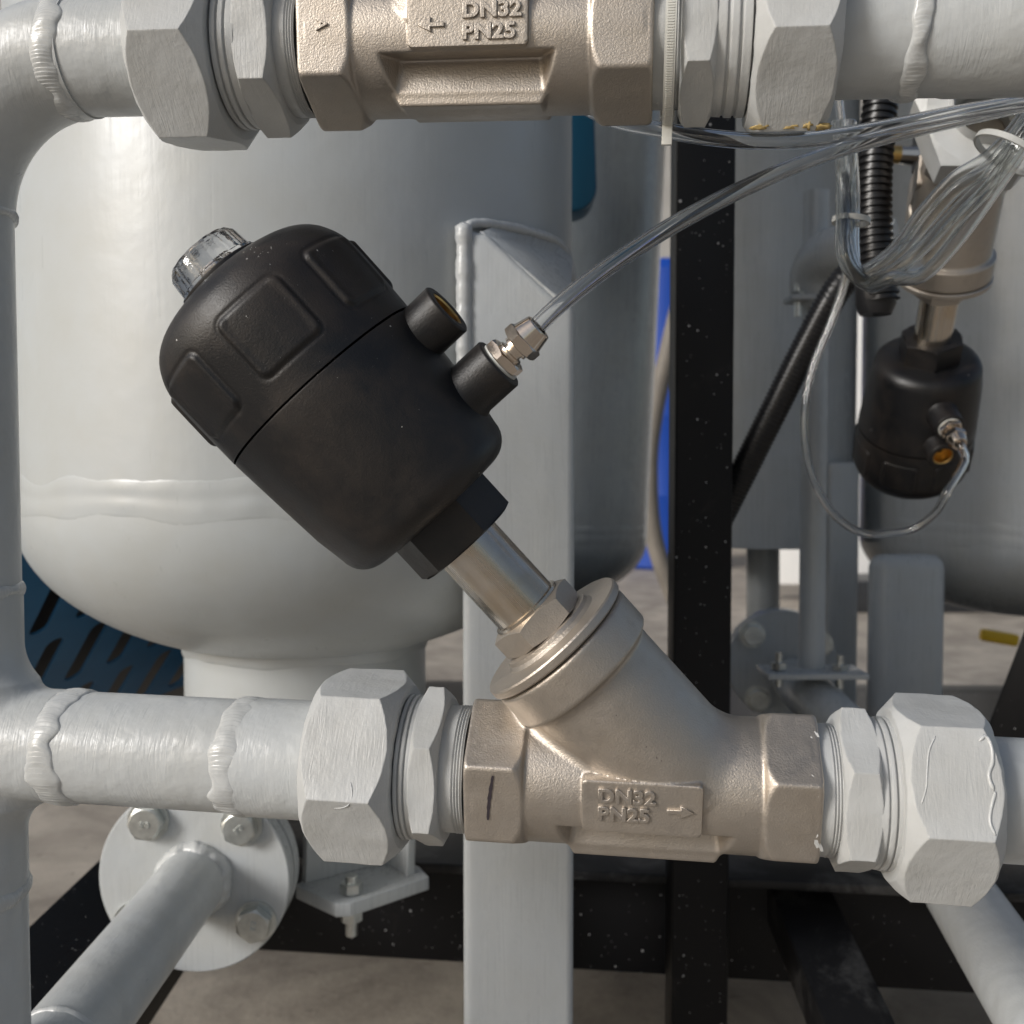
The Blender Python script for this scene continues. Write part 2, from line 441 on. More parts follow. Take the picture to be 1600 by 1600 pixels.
m_zinc = simple('zinc_plate', (.72, .74, .72), .38, 1, nscale=260, nd=.0003, var=120)
m_brass = simple('brass', (.62, .40, .14), .3, 1)
m_marker = simple('marker_ink', (.035, .028, .035), .5)
m_tie = simple('white_nylon', (.62, .62, .58), .4, nscale=300)
m_hose = simple('black_corrugated', (.012, .012, .013), .32, nscale=400, nd=.0002)
m_blue = simple('blue_paint', (.03, .17, .36), .4, var=9, nscale=200)
m_barrel = simple('bright_blue_plastic', (.005, .05, .32), .4, nscale=30, nd=.002)
m_teal = simple('dark_teal_paint', (.006, .075, .14), .35)
m_beige = simple('beige_rubber', (.20, .18, .155), .6, var=12)
m_yellow = simple('yellow_grip', (.75, .48, .02), .4)
def m_sheen_():
    m, n, p = M_('black_steel_painted_sheen'); ob = mapping(n, (1, 1, 1))
    d = ramp(n, noise(n, ob, 14, 7, .78, .6), [(.50, (0, 0, 0)), (.70, (1, 1, 1))])  # paler patches: grazing reflection on black steel, painted into the colour
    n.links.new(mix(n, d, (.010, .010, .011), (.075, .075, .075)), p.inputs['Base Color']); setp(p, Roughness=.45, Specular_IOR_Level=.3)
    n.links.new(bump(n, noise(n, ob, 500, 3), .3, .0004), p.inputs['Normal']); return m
m_sheen = m_sheen_()
m_white = simple('white_wall_panel', (.86, .86, .85), .7, nscale=6, nd=.004)
m_wall = simple('workshop_wall', (.42, .41, .39), .8, var=1.3, nscale=8, nd=.01)
m_dark = simple('dark_steel', (.03, .032, .036), .4, var=10)
m_gasket = simple('gasket', (.06, .06, .06), .7)
m_resin = simple('dried_sealant', (.42, .31, .13), .25, nscale=400, nd=.0006)
m_chip = simple('white_paint_smear', (.62, .62, .60), .45, nscale=600, nd=.0004)
def m_concrete_():
    m, n, p = M_('concrete_floor'); ob = mapping(n, (1, 1, 1))
    c = mix(n, ramp(n, noise(n, ob, 5.0, 8, .72, .6), [(.38, (0, 0, 0)), (.62, (1, 1, 1))]), (.47, .415, .345), (.27, .235, .195))
    c = mix(n, ramp(n, noise(n, ob, 38, 5, .7, .5), [(.6, (0, 0, 0)), (.75, (.7, .7, .7))]), c, (.13, .115, .10))
    n.links.new(c, p.inputs['Base Color']); setp(p, Roughness=.75)
    n.links.new(bump(n, noise(n, ob, 60, 6, .7), .4, .003), p.inputs['Normal']); return m
m_floor = m_concrete_()

# ------------------------------------------------------------------ setting
fl = mk('floor', ([(-60, -60, 0), (60, -60, 0), (60, 60, 0), (-60, 60, 0)], [(0, 1, 2, 3)]), m_floor, None, smooth=False, world=True)
tag(fl, 'worn tan concrete floor under the skid', kind='structure')

LO = Line(P(-41, 1157, 404), P(1600, 1251, 353))      # lower pipe run
UPL = Line(P(-65, 95, 391), P(1600, 45, 339))          # upper pipe run
F_LO = frame(LO.A, LO.d); F_UP = frame(UPL.A, UPL.d)
def fr_at(line, px): return frame(line.at(px), line.d)
def dist(line, a, b): return (line.t(b) - line.t(a)) * 1000   # mm

# ---- manifold on the left: vertical pipe, elbow, tee, branch stubs, welds
RP = 21.2
vx = LO.at(-53)
man = thing('pipe_manifold', 'grey vertical pipe with elbow and tee along the left edge', 'pipe', vx)
Pu = UPL.at(-77)
corner = Vector((vx.x, vx.y, Pu.z)); 
# elbow path: vertical axis up, arc, along the upper run
Rb = .057
eu = UPL.d; c0 = Vector((vx.x, vx.y, Pu.z)) ; upz = Vector((0, 0, 1))
pc = UPL.A + eu * ((c0 - UPL.A).dot(eu))
st = c0 - upz * Rb; en = pc + eu * Rb
arc = []
for i in range(25):
    t = i / 24 * math.pi / 2; arc.append(st.lerp(c0, 1) - upz * Rb * (1 - math.sin(t)) * 1.0 + eu * Rb * (1 - math.cos(t)) + (pc - c0) * (i / 24))
weld_up = UPL.at(106)
mk('elbow', sweep(arc + [en.lerp(weld_up, 1.0)] if (weld_up - en).dot(eu) > 0 else arc, lambda i, n: RP * .00103, 64), m_paint, man, world=True)
upstub = cyl(UPL.at(96), UPL.at(262), RP * .001, 64)
def wparts(line, px, name='weld_bead', parent=man, r=RP, **k):
    M = fr_at(line, px); V, Fc = weld(0, r, **k)
    A = np.array(M); V = np.array(V) * .001 @ A[:3, :3].T + A[:3, 3]
    return mk(name, (V, Fc), m_weld, parent, world=True, sharp=0)
F_S = frame(UPL.at(96), UPL.d)
us = thing('pipe_stub', 'grey pipe stub between the top left elbow and the upper left union nut', 'pipe', F_S)
mk('tube', lathe([(0, RP), (dist(UPL, 96, 262), RP)], 96), m_paint, us)
wparts(UPL, 112, parent=us, w=10, h=1.5, seed=3, wander=3, n=44, slope=2)
# vertical pipe
tee_z = LO.at(-41).z
Ltee = .060
VZ = Line(vx + Vector((0, 0, -.19)), vx + Vector((0, 0, .3)))
mk('vertical_pipe', cyl(vx + Vector((0, 0, Ltee - .004)), st, RP * .001, 64), m_paint, man, world=True)
mk('lower_pipe', cyl(vx + Vector((0, 0, -.26)), vx + Vector((0, 0, -Ltee + .004)), RP * .001, 64), m_paint, man, world=True)
def tee_sdf(x, y, z):
    a = np.sqrt(x * x + y * y) - RP * 1.02
    d = np.array([LO.d.x, LO.d.y, LO.d.z]); t = x * d[0] + y * d[1] + z * d[2]
    b = np.sqrt(np.maximum(x * x + y * y + z * z - t * t, 0)) - RP * 1.02; b = np.maximum(b, -t)
    rf = 1.2 + 17 * np.clip(np.abs(z) / 24, 0, 1) ** 2; u = ru(a, b, rf); u = np.maximum(u, np.abs(z) - Ltee * 1000); return np.maximum(u, t - dist(LO, -53, 100))
mk('tee', surfnet(tee_sdf, (-28, -29, -62), (48, 29, 62), 1.1), m_paint, man, sharp=35)
for zz, sd_, w in ((Ltee, 1, 5), (-Ltee, 5, 6), ((st - vx).z, 9, 5)):
    M = frame(vx + Vector((0, 0, zz)), Vector((0, 0, 1))); V, Fc = weld(0, RP, w=w, h=1.5, seed=sd_, wander=1.5)
    A = np.array(M); V = np.array(V) * .001 @ A[:3, :3].T + A[:3, 3]; mk('weld_bead', (V, Fc), m_weld, man, world=True, sharp=0)
F_B = frame(LO.at(98), LO.d)
bs = thing('pipe_stub', 'grey brush painted pipe stub with two weld beads left of the lower left union nut', 'pipe', F_B)
mk('tube', lathe([(0, RP), (dist(LO, 98, 380), RP), (dist(LO, 98, 380) + .1, RP * 1.04), (dist(LO, 98, 512), RP * 1.04)], 96), m_paint, bs)
wparts(LO, 112, parent=bs, w=12, h=1.15, seed=12, wander=3.0, n=30)
wparts(LO, 384, parent=bs, w=12, h=1.3, seed=21, wander=2.5, n=40)
# right hand pipes
F_R = frame(LO.at(1520), LO.d)
rp = thing('pipe_stub', 'grey pipe leaving the lower right union nut at the right edge', 'pipe', F_R)
mk('tube', lathe([(0, RP), (70, RP)], 96), m_paint, rp)
F_R = frame(UPL.at(1292), UPL.d)
rp = thing('pipe_stub', 'grey pipe running right from the upper right union nut, weld ripples near its middle', 'pipe', F_R)
mk('tube', lathe([(0, RP * .98), (38, RP * .98), (40, RP), (130, RP)], 96), m_paint, rp)
wparts(UPL, 1420, parent=rp, w=7, h=1.0, seed=33, wander=2.0, n=40)

# ---- unions: nut, collar, hex adapter
def union(line, nut, ring, hexa, neck, Rn, Rh, e_n, e_h, label, seed, flip):
    x0 = nut[0]; Fm = fr_at(line, x0); D = lambda px: dist(line, x0, px)
    t = thing('pipe_union', label, 'pipe union', Fm, 'painted pipe unions')
    a, b = D(nut[0]), D(nut[1])
    mk('union_nut', hexnut(a, b, Rn, e_n, RP, rough=.28, seed=seed, k=.9, sub=14, rc=Rn * (.835 if not flip else .825), rc1=Rn * (.825 if not flip else .835)), m_nut, t, sharp=25)
    # collar with two grooves between nut and hexagon
    c, d = sorted((D(ring[0]), D(ring[1]))); rr = Rn * .735
    prof = []
    L = d - c
    for f, r in ((0, rr - 2.2), (.12, rr - 2.2), (.14, rr), (.34, rr), (.36, rr - .8), (.42, rr - .8), (.44, rr), (.62, rr - .1), (.64, rr - .9), (.7, rr - .9), (.72, rr - .3), (1, rr - .6)):
        prof.append((f, r))
    if not flip: prof = [(c + f * L, r) for f, r in prof]
    else: prof = [(d - f * L, r) for f, r in prof][::-1]
    mk('collar', lathe(prof, 96), m_nut, t)
    e, f = sorted((D(hexa[0]), D(hexa[1])))
    mk('hex_adapter', hexnut(e, f, Rh, e_h, 15, rough=.28, seed=seed + 3, k=.5, sub=12, rc=Rh * .842), m_nut, t, sharp=25)
    g, h = sorted((D(neck[0]), D(neck[1]))); pr = []; nn = 9
    for i in range(nn * 4 + 1):
        x = g + (h - g) * i / (nn * 4); pr.append((x, 22.8 + (.28 * math.sin(i * math.pi / 2) if i > nn * 2.2 else .05)))
    mk('threaded_neck', lathe(pr, 96), m_nut, t)
    return t
union(LO, (506, 638), (636, 664), (660, 703), (700, 738), 35.8, 30.2, -5, 28, 'grey painted hexagonal pipe union at the left end of the lower valve', 1, False)
union(LO, (1384, 1527), (1352, 1392), (1299, 1357), (1262, 1304), 35.7, 29.6, -5, 28, 'grey painted hexagonal pipe union with paint runs at the right end of the lower valve', 11, True)
union(UPL, (254, 372), (370, 408), (404, 460), (457, 492), 36.6, 30.2, -10, -38, 'shaded grey pipe union at the left end of the upper valve', 21, False)
union(UPL, (1170, 1298), (1112, 1176), (1063, 1117), (1022, 1068), 35.2, 29.5, -18, -35, 'grey pipe union with amber sealant under it at the right end of the upper valve', 31, True)

# ------------------------------------------------------------------ angle seat valve
O = LO.at(1072)
B1 = P(345, 430, LO.Z(1072) - 24)                    # axis point near the indicator
AX = Line(O, B1)
def T_(t): return 505 + .677 * t                      # image column of axis position t (px along the axis)
def S(t): return AX.t(T_(t)) * 1000                   # mm from O towards the indicator
def R_(px, t): return px * AX.Z(T_(t)) / F
xdir = LO.d; zdir = (AX.d - xdir * AX.d.dot(xdir)).normalized(); ydir = zdir.cross(xdir)
FV = Matrix((xdir, ydir, zdir)).transposed().to_4x4(); FV.translation = O
bx, bz = AX.d.dot(xdir), AX.d.dot(zdir)
XL, XR = -dist(LO, 742, 1072), dist(LO, 1072, 1268)
print('valve', XL, XR, 'branch', bx, bz, 'S', S(838), S(617), S(-232))
HR = 28.4
def hexsdf(y, z, R, e0):
    ap = R * math.cos(math.radians(30)); out = None
    for k in range(6):
        a = math.radians(e0 + 30 + 60 * k); v = -y * math.cos(a) + z * math.sin(a) - ap
        out = v if out is None else ri(out, v, .8)
    return out
XH1 = XL + 20.5; XH2 = XR - 18.5
s_c0, s_c1 = S(603), S(542)
def body_sdf(x, y, z):
    r = np.sqrt(y * y + z * z)
    run = np.maximum(r - 24.0, np.abs(x - (XL + XR) / 2) - (XR - XL) / 2 + 4)
    hx = hexsdf(y, z, HR, 30)
    h1 = ri(ri(hx, np.maximum(XL - x, x - XH1), .8), np.maximum((r - 25.9) + (x - XH1) * .9 + 0.2, (r - 27.0) + (XL - x) * 1.0 - .2), .9)
    h2 = ri(ri(hx, np.maximum(XH2 - x, x - XR), .8), np.maximum((r - 25.9) + (XH2 - x) * .9 + 0.2, (r - 27.0) + (x - XR) * 1.0 - .2), .9)
    s = x * bx + z * bz; q = np.sqrt(np.maximum(x * x + y * y + z * z - s * s, 0))
    br = np.maximum(q - 25.2, np.maximum(-s, s - s_c1))
    br = ri(q - 25.2, np.maximum(-s - 2, s - s_c1), 1)
    col = ri(q - 28.4, np.maximum(s_c0 - s, s - s_c1), 1.6)
    u = ru(run, br, .6 + 4.2 * np.clip((25.5 - np.abs(y)) / 14, 0, 1))
    u = ru(u, col, 2.5); u = ru(u, h1, 1.3); u = ru(u, h2, 1.3)
    # rib under the belly, pockets between it and the name plates, on both sides
    ay = np.abs(y)
    xc = x + 14.5
    rib = ri(ri(np.abs(xc) - 26.0 - (z + 21) * .5, ay - 14.6, .8), np.maximum(-23.2 - z, z + 17), .8)
    u = ru(u, rib, 1.2)
    pock = ri(ri(np.abs(xc) - 26.0 + (ay - 15) * -.55, 15.2 - ay + (z + 20) * -.25, 1.2), np.maximum(z + 7.4, -20.4 - z), .8)
    u = ri(u, -pock, .7)
    pl = ri(ri(np.abs(x + 15.6) - 20.3, np.abs(z - 2.9) - 9.6, 1.6), np.abs(ay - 15) - 10.7, .5)
    u = ru(u, pl, .5)
    bore = np.maximum(r - 20.5, -(np.minimum(x - (XL + 9), (XR - 9) - x)) * 0 + np.minimum(x - (XL + 9), (XR - 9) - x))
    return u
bodyVF = surfnet(body_sdf, (XL - 2, -31, -31), (XR + 2, 31, s_c1 * bz + 22), .62)
me_body = newmesh('valve_body', bodyVF[0], bodyVF[1], m_cast, 50)
# frame for parts on the branch axis: local x = axis, local -y = towards camera
Mb = Matrix(((bx, 0, -bz), (0, 1, 0), (bz, 0, bx))).to_4x4()     # columns x=(bx,0,bz), y=(0,1,0), z=x cross y
Mb = Matrix((Vector((bx, 0, bz)), Vector((0, 1, 0)), Vector((bx, 0, bz)).cross(Vector((0, 1, 0))))).transposed().to_4x4()
# bonnet cover disc
s0, s1 = S(540), S(524)
me_disc = newmesh('bonnet_disc', *lathe([(s0 - 1, 20), (s0, 28.3), (s0 + .7, 29.2), (s1 - .6, 29.2), (s1, 28.7), (s1 + .05, 19.5), (s1 + 1.2, 18.2), (s1 + 2.6, 17.8), (s1 + 2.8, 8)], 128), m_cast, 30)
me_bhex = newmesh('bonnet_hex', *hexnut(s1 + 2.4, s1 + 12.0, 16.9, 8, 8, k=.5, sub=8), m_cast, 30)
sc_ = S(330)
me_stem = newmesh('stem_tube', *lathe([(s1 + 9, 13.4), (s1 + 13.2, 13.4), (s1 + 13.4, 12.1), (sc_ + 4, 12.1)], 96), m_turned, 30)
# actuator: lower housing, collar, cap
sb, ss, st_ = S(264), S(2), S(-226)
Rs = R_(182, 0); Rlow = R_(160, 230)
pr = [(sb, 10), (sb, Rlow - 9.5)]
for i in range(1, 9):
    a = i / 8 * math.pi / 2; pr.append((sb + 9.5 * (1 - math.cos(a)), Rlow - 9.5 + 9.5 * math.sin(a)))
pr += [(sb + (ss - sb) * f, Rlow + (Rs - Rlow) * f ** .9) for f in (.35, .5, .7, .85, .985)] + [(ss - .35, Rs - .1), (ss - .1, Rs - .8)]
me_hous = newmesh('housing', *lathe(pr, 160), m_black, 25)
me_coll = newmesh('hex_collar', *hexnut(S(331), sb + .6, R_(92, 300), 22, 11.5, k=.45, sub=8, rc=R_(84, 300)), m_black, 25)
def capmesh():
    prof_px = [(0, 182), (-60, 184), (-120, 185), (-150, 182), (-175, 172), (-192, 160), (-206, 142), (-216, 118), (-223, 92), (-227, 70), (-228, 40)]
    pts = [Vector((S(t), R_(r, t), 0)) for t, r in prof_px]; pts = resample(catmull(pts, 10), .45)
    seg = 420; V = []; Fc = []
    pa, pb = S(-42), S(-142); Rp = R_(186, -100) - .7
    n = len(pts)
    for i, p in enumerate(pts):
        for j in range(seg):
            a = 2 * math.pi * j / seg
            k = round((a - math.radians(-19)) / math.radians(360 / 7)); d = a - math.radians(-19) - k * math.radians(360 / 7)
            hw = 12.0; u = abs(math.tan(d) * Rp); v0 = abs(p.x - (pa + pb) / 2); hv = abs(pb - pa) / 2
            cr = 2.5; qx = max(u - hw + cr, 0); qy = max(v0 - hv + cr, 0); sd = math.hypot(qx, qy) + min(max(u - hw, v0 - hv), 0) * (qx == 0 and qy == 0) - cr
            m = min(1, max(0, (-sd + .9) / 1.8)); m = m * m * (3 - 2 * m)
            rp_ = Rp / math.cos(d); r = p.y * (1 - m) + max(p.y + .6, rp_) * m
            r -= .35 * max(0, 1 - abs(sd - 1.1) / 1.0)
            V.append((p.x, -r * math.cos(a), r * math.sin(a)))
    for i in range(n - 1):
        for j in range(seg):
            k = (j + 1) % seg; Fc.append((i * seg + j, i * seg + k, (i + 1) * seg + k, (i + 1) * seg + j)[::-1])
    return np.array(V), np.array(Fc)
me_cap = newmesh('cap', *capmesh(), m_black, 0)
sd0 = S(-228)
me_ring = newmesh('seal_ring', *lathe([(sd0 - 1, 17.2), (sd0 + .8, 17.2), (sd0 + 1.2, 16.4), (sd0 + 1.2, 6)], 64), m_black, 30)
def dome_r(x, r, a): return r * (1 - .035 * (abs((a * 14 / (2 * math.pi)) % 1 - .5) * 2) ** 2)
me_dome = newmesh('clear_dome', *lathe([(sd0 + .5, 1), (sd0 + .5, 15.4), (sd0 + 2.5, 15.5), (sd0 + 3, 14.6), (sd0 + 9.5, 13.9), (sd0 + 11.5, 12.4), (sd0 + 11.7, 9.0), (sd0 + 10.2, 8.2), (sd0 + 10.0, .3)], 112, rfun=dome_r), m_dome, 30)
me_pin = newmesh('indicator_pin', *lathe([(sd0 - .5, .2), (sd0 - .5, 4.5), (sd0 + 4, 4.5), (sd0 + 5, 3.6), (sd0 + 5, .2)], 32), m_turned, 30)
# ports: local -z..; perpendicular to the axis, towards image upper right = -z of the branch frame
def portmesh(s, L, r, name):
    prof = [(20, r + 2.2), (R_(150, s), r + 2.2), (R_(160, s), r + 1.0), (R_(172, s), r), (L - .6, r), (L, r - .6), (L, r - 3.0), (L - 8, r - 3.4)]
    V, Fc = lathe(prof, 56)
    M = Matrix.Translation(Vector((S(s), 0, 0))) @ Matrix((Vector((0, 0, -1)), Vector((0, 1, 0)), Vector((1, 0, 0)))).transposed().to_4x4()
    return newmesh(name, [tuple(M @ Vector(v)) for v in V], Fc, m_black, 30), M
me_p1, Mp1 = portmesh(46, R_(229, 46), 9.6, 'air_port')
me_p2, Mp2 = portmesh(159, R_(231, 159), 9.6, 'air_port')
def inmesh(Mp, L, name, mat):
    V, Fc = lathe([(L - 7, 2), (L - 7, 5.6), (L - .8, 5.7), (L - .3, 6.2), (L - .25, 6.6), (L - 4, 6.6)], 40)
    return newmesh(name, [tuple(Mp @ Vector(v)) for v in V], Fc, mat, 30)
me_br1 = inmesh(Mp1, R_(229, 46), 'brass_insert', m_brass)
me_br2 = inmesh(Mp2, R_(231, 159), 'brass_insert', m_brass)
FTL = R_(231, 159)
def fitting_meshes():
    L = FTL
    out = {}
    def tr(VF): return [tuple(Mp2 @ Vector(v)) for v in VF[0]], VF[1]
    out['washer'] = newmesh('washer', *tr(lathe([(L - .2, 3), (L - .2, 7.4), (L + .8, 7.4), (L + .9, 3)], 40)), m_tie, 30)
    out['hex_base'] = newmesh('hex_base', *tr(hexnut(L + .7, L + 4.2, 7.6, 10, 2.5, sub=6)), m_nickel, 25)
    out['neck'] = newmesh('neck', *tr(lathe([(L + 4, 4.6), (L + 5.2, 4.6), (L + 5.4, 3.5), (L + 6.6, 3.5), (L + 6.8, 4.5), (L + 8.4, 4.5)], 40)), m_nickel, 30)
    out['compression_nut'] = newmesh('compression_nut', *tr(join(hexnut(L + 8.2, L + 12.2, 7.1, 20, 3.0, sub=6), lathe([(L + 12, 6.1), (L + 17.2, 4.9), (L + 17.6, 4.6), (L + 17.6, 3.1)], 18))), m_nickel, 22)
    return out
FITM = fitting_meshes()
bo = {}
def build_valve(M, label, group='cast stainless angle seat valves', full=True, fit_label=None, housing_label=None):
    v = thing('angle_seat_valve', label, 'valve', M, group)
    mo('valve_body', me_body, v)
    mo('bonnet', me_disc, v, M=Mb.copy())
    b = mo('bonnet_hex', me_bhex, v, M=Mb.copy())
    mo('stem_tube', me_stem, v, M=Mb.copy())
    if full:
        mo('actuator_housing', me_hous, v, M=Mb.copy()); mo('hex_collar', me_coll, v, M=Mb.copy())
        c = mo('actuator_cap', me_cap, v, M=Mb.copy()); mo('seal_ring', me_ring, c); mo('indicator_dome', me_dome, c); mo('indicator_pin', me_pin, c)
        for a, b_ in ((me_p1, me_br1), (me_p2, me_br2)):
            p = mo('air_port', a, v, M=Mb.copy()); mo('brass_insert', b_, p)
    return v
# scale translation part of Mb is zero, fine (mesh data already in metres)
v1 = build_valve(FV, 'foreground Y shaped valve marked DN32 PN25 with large black actuator tilted up left')
ft = thing('tube_fitting', 'nickel push fitting screwed into the large black actuator, clear tube in it', 'fitting', FV @ Mb, 'nickel tube fittings')
for k, me in FITM.items(): mo(k, me, ft)
# lettering on the plate (front is -y): text plane x right, z up
def on_front(x, z, y, rot=0): return Matrix.Translation(Vector((x, y, z)) * .001) @ Matrix.Rotation(math.radians(90), 4, 'X') @ Matrix.Rotation(rot, 4, 'Z')
YP = -25.75
def plate_text(parent, x, z, size=.0086):
    for i, s in enumerate(('DN32', 'PN25')):
        me = text_mesh('lettering', s, size, .00055, .00022, m_cast, 1.1, .12)
        mo('lettering', me, parent, 'raised letters ' + s, on_front(x, z - i * 6.7, YP - .15))
def arrow_mesh():
    w = .00055
    out = [[(-.0042, -w), (0.0005, -w), (0.0003, -.0020), (.0042, 0), (.0003, .0020), (.0005, w), (-.0042, w)]]
    return curve_mesh('arrow', out, .0003, .0002, m_cast)
me_arrow = arrow_mesh()
plate_text(v1, -30.4, 5.1, .0068)
mo('arrow', me_arrow, v1, 'raised flow arrow pointing right', on_front(-2.9, 2.9, YP - .3))
# marker stroke on left hexagon
def stroke(pts, wid, th=.12):
    V = []; Fc = []; n = len(pts)
    for i, (x, z) in enumerate(pts):
        w = wid * (.55 + .45 * math.sin(math.pi * (i + .5) / n)) * (1 + .2 * math.sin(i * 2.1))
        for a, b in ((-w, 0), (-w, -th), (w, -th), (w, 0)): V.append((x + a, b, z))
    for i in range(n - 1):
        for j in range(3): Fc.append((i * 4 + j, i * 4 + j + 1, i * 4 + 5 + j, i * 4 + 4 + j))
    Fc += [(0, 1, 2, 3), tuple(4 * n - 4 + j for j in (3, 2, 1, 0))]
    return V, Fc
ap = HR * math.cos(math.radians(30))
pts = [(XL + 10.6 - .5 * math.sin(f * 2.4) - 1.6 * f, 11.6 - 17.0 * f) for f in [i / 14 for i in range(15)]]
V, Fc = stroke(pts, .62); V = [(x, y - ap - .25, z) for x, y, z in V]
mk('marker_line', (V, Fc), m_marker, v1, 'dark hand drawn marker line')

# ---- upper valve: the same casting turned round, rolled a little
Ru_ = frame(UPL.at(683), UPL.d)
FU = Ru_ @ Matrix.Rotation(math.radians(8), 4, 'X') @ Matrix.Rotation(math.pi, 4, 'Z')
v2 = build_valve(FU, 'valve across the top of the picture marked DN32 PN25 with arrow pointing left', full=False)
def on_back(x, z, y, rot=0): return Matrix.Rotation(math.pi, 4, 'Z') @ on_front(x, z, y, rot)
for i, s in enumerate(('DN32', 'PN25')):
    me = text_mesh('lettering', s, 0.0066, .00055, .00022, m_cast, 1.16, .12)
    mo('lettering', me, v2, 'raised letters ' + s, on_back(14.0, 2.2 - i * 6.7, YP - .15))
mo('arrow', me_arrow, v2, 'raised flow arrow pointing left', on_back(3.6, .2, YP - .35, math.pi))
me = text_mesh('lettering', 'A', .0054, .0003, .00015, m_cast)
mo('lettering', me, v2, 'raised letter A turned on its side', on_back(-XR + 7.6, 3.6, -ap - .5, math.radians(-90)))

# ---- right hand valve hanging down behind the tubes
bdir = (P(1426, 690, 742) - P(1476, 420, 652)).normalized()
Zs = P(1476, 424, 652)
u0 = Vector((-.25, -.93, .15)); 
# solve for the run direction at the same angle to the branch
perp = (u0 - bdir * u0.dot(bdir)).normalized(); uu = (bdir * bx + perp * math.sqrt(1 - bx * bx)).normalized()
zz = (bdir - uu * bdir.dot(uu)).normalized(); yy = zz.cross(uu)
MR = Matrix((uu, yy, zz)).transposed().to_4x4(); MR.translation = Zs - bdir * (S(545) * .001)
# turn so the ports face the camera and left
v3 = build_valve(MR, 'smaller looking valve hanging behind the clear tubes at right, black actuator pointing down')
print('valve3 cap', proj(MR @ (Vector((bx, 0, bz)) * S(-228) * .001)), proj(MR @ (Vector((bx, 0, bz)) * S(264) * .001)))
pd = MR.to_3x3() @ (Mb.to_3x3() @ Vector((0, 0, -1)))
print('v3 nut', proj(MR @ (Vector((XR + 30, 0, 0)) * .001)), 'O', proj(MR.translation))
# the ports of this one are turned about the branch axis towards the camera
want = Vector((-.02, -1, -.2)); want = (want - bdir * want.dot(bdir)).normalized(); pdn = (pd - bdir * pd.dot(bdir)).normalized()
ang = math.atan2(pdn.cross(want).dot(bdir), pdn.dot(want))
ROT3 = Matrix.Rotation(ang, 4, 'X')
for ch in v3.children:
    if ch.name.split('.')[0] in ('actuator_housing', 'actuator_cap', 'air_port', 'hex_collar'): ch.matrix_basis = Mb @ ROT3
ft3 = thing('tube_fitting', 'small nickel fitting on the right hand actuator with looping clear tube', 'fitting', MR @ Mb @ ROT3, 'nickel tube fittings')
for k, me in FITM.items(): mo(k, me, ft3)
FT3 = MR @ Mb @ ROT3 @ (Mp2.copy())
ft3_tip = MR @ Mb @ ROT3 @ (Vector((S(159), 0, -(FTL + 15))) * .001); ft3_dir = (MR @ Mb @ ROT3).to_3x3() @ Vector((0, 0, -1))
ft1_tip = FV @ Mb @ (Vector((S(159), 0, -(FTL + 9))) * .001); ft1_dir = (FV @ Mb).to_3x3() @ Vector((0, 0, -1))
print('fit1', proj(ft1_tip), 'fit3', proj(ft3_tip))
# painted nut on the third valve's upper end
Mn = MR @ Matrix.Translation(Vector((XR, 0, 0)) * .001)
n3 = thing('pipe_union', 'white painted hexagonal union behind the tube bundle at the upper right', 'pipe union', Mn, 'painted pipe unions')
mk('hex_adapter', hexnut(2, 14, 31, 20, 15, rough=.3, seed=44), m_nut, n3); mk('union_nut', hexnut(18, 52, 38, 5, 18, rough=.3, seed=47), m_nut, n3)
mk('collar', lathe([(-1, 22), (2, 22), (18, 26), (60, 20)], 64), m_nut, n3)

# ------------------------------------------------------------------ clear tubes
def tube(name, label, pts, r, mat, group, inner=.66, start=None, seg=40, step=.004):
    pp = ([start] if start is not None else []) + [P(*p) for p in pts]
    path = resample(catmull(pp, 14), step)
    t = thing(name, label, 'tube', path[0], group)
    mk('tube_wall', sweep(path, lambda i, n: r * .001, seg, inner=inner), mat, t, world=True, sharp=75)
    return t
z1 = proj(ft1_tip)[2]
tube('clear_tube', 'clear plastic tube rising from the foreground fitting to the upper right', [(870, 480, z1 - 1), (935, 428, z1), (1000, 384, z1 + 6), (1060, 347, z1 + 12), (1150, 300, z1 + 22), (1250, 256, z1 + 34), (1350, 222, z1 + 45), (1480, 190, z1 + 55), (1660, 150, z1 + 65)], 3.0, m_tube, 'clear pneumatic tubes', start=ft1_tip)
tube('clear_tube', 'clear tube sagging below the upper right union nut', [(900, 160, 420), (960, 188, 400), (1040, 204, 384), (1130, 217, 374), (1220, 221, 372), (1300, 214, 376), (1400, 196, 384), (1500, 176, 390), (1660, 150, 398)], 3.0, m_tube, 'clear pneumatic tubes')
tube('clear_tube', 'clear tube looping under the right hand actuator', [proj(ft3_tip + ft3_dir * .006), proj(ft3_tip + ft3_dir * .009 + Vector((.001, 0, -.007))), (1482, 765, 625), (1462, 800, 636), (1428, 826, 645), (1395, 832, 650), (1345, 832, 655), (1300, 800, 655), (1268, 740, 655), (1256, 660, 655), (1268, 580, 655), (1300, 500, 652), (1322, 430, 648), (1330, 350, 645), (1322, 250, 645), (1310, 150, 645)], 2.6, m_tube, 'clear pneumatic tubes', start=ft3_tip)
bundle_lab = ['topmost', 'second', 'third', 'fourth', 'lowest']
JIT = [(0, 0), (9, -7), (-8, 9), (11, 3), (-4, -6)]
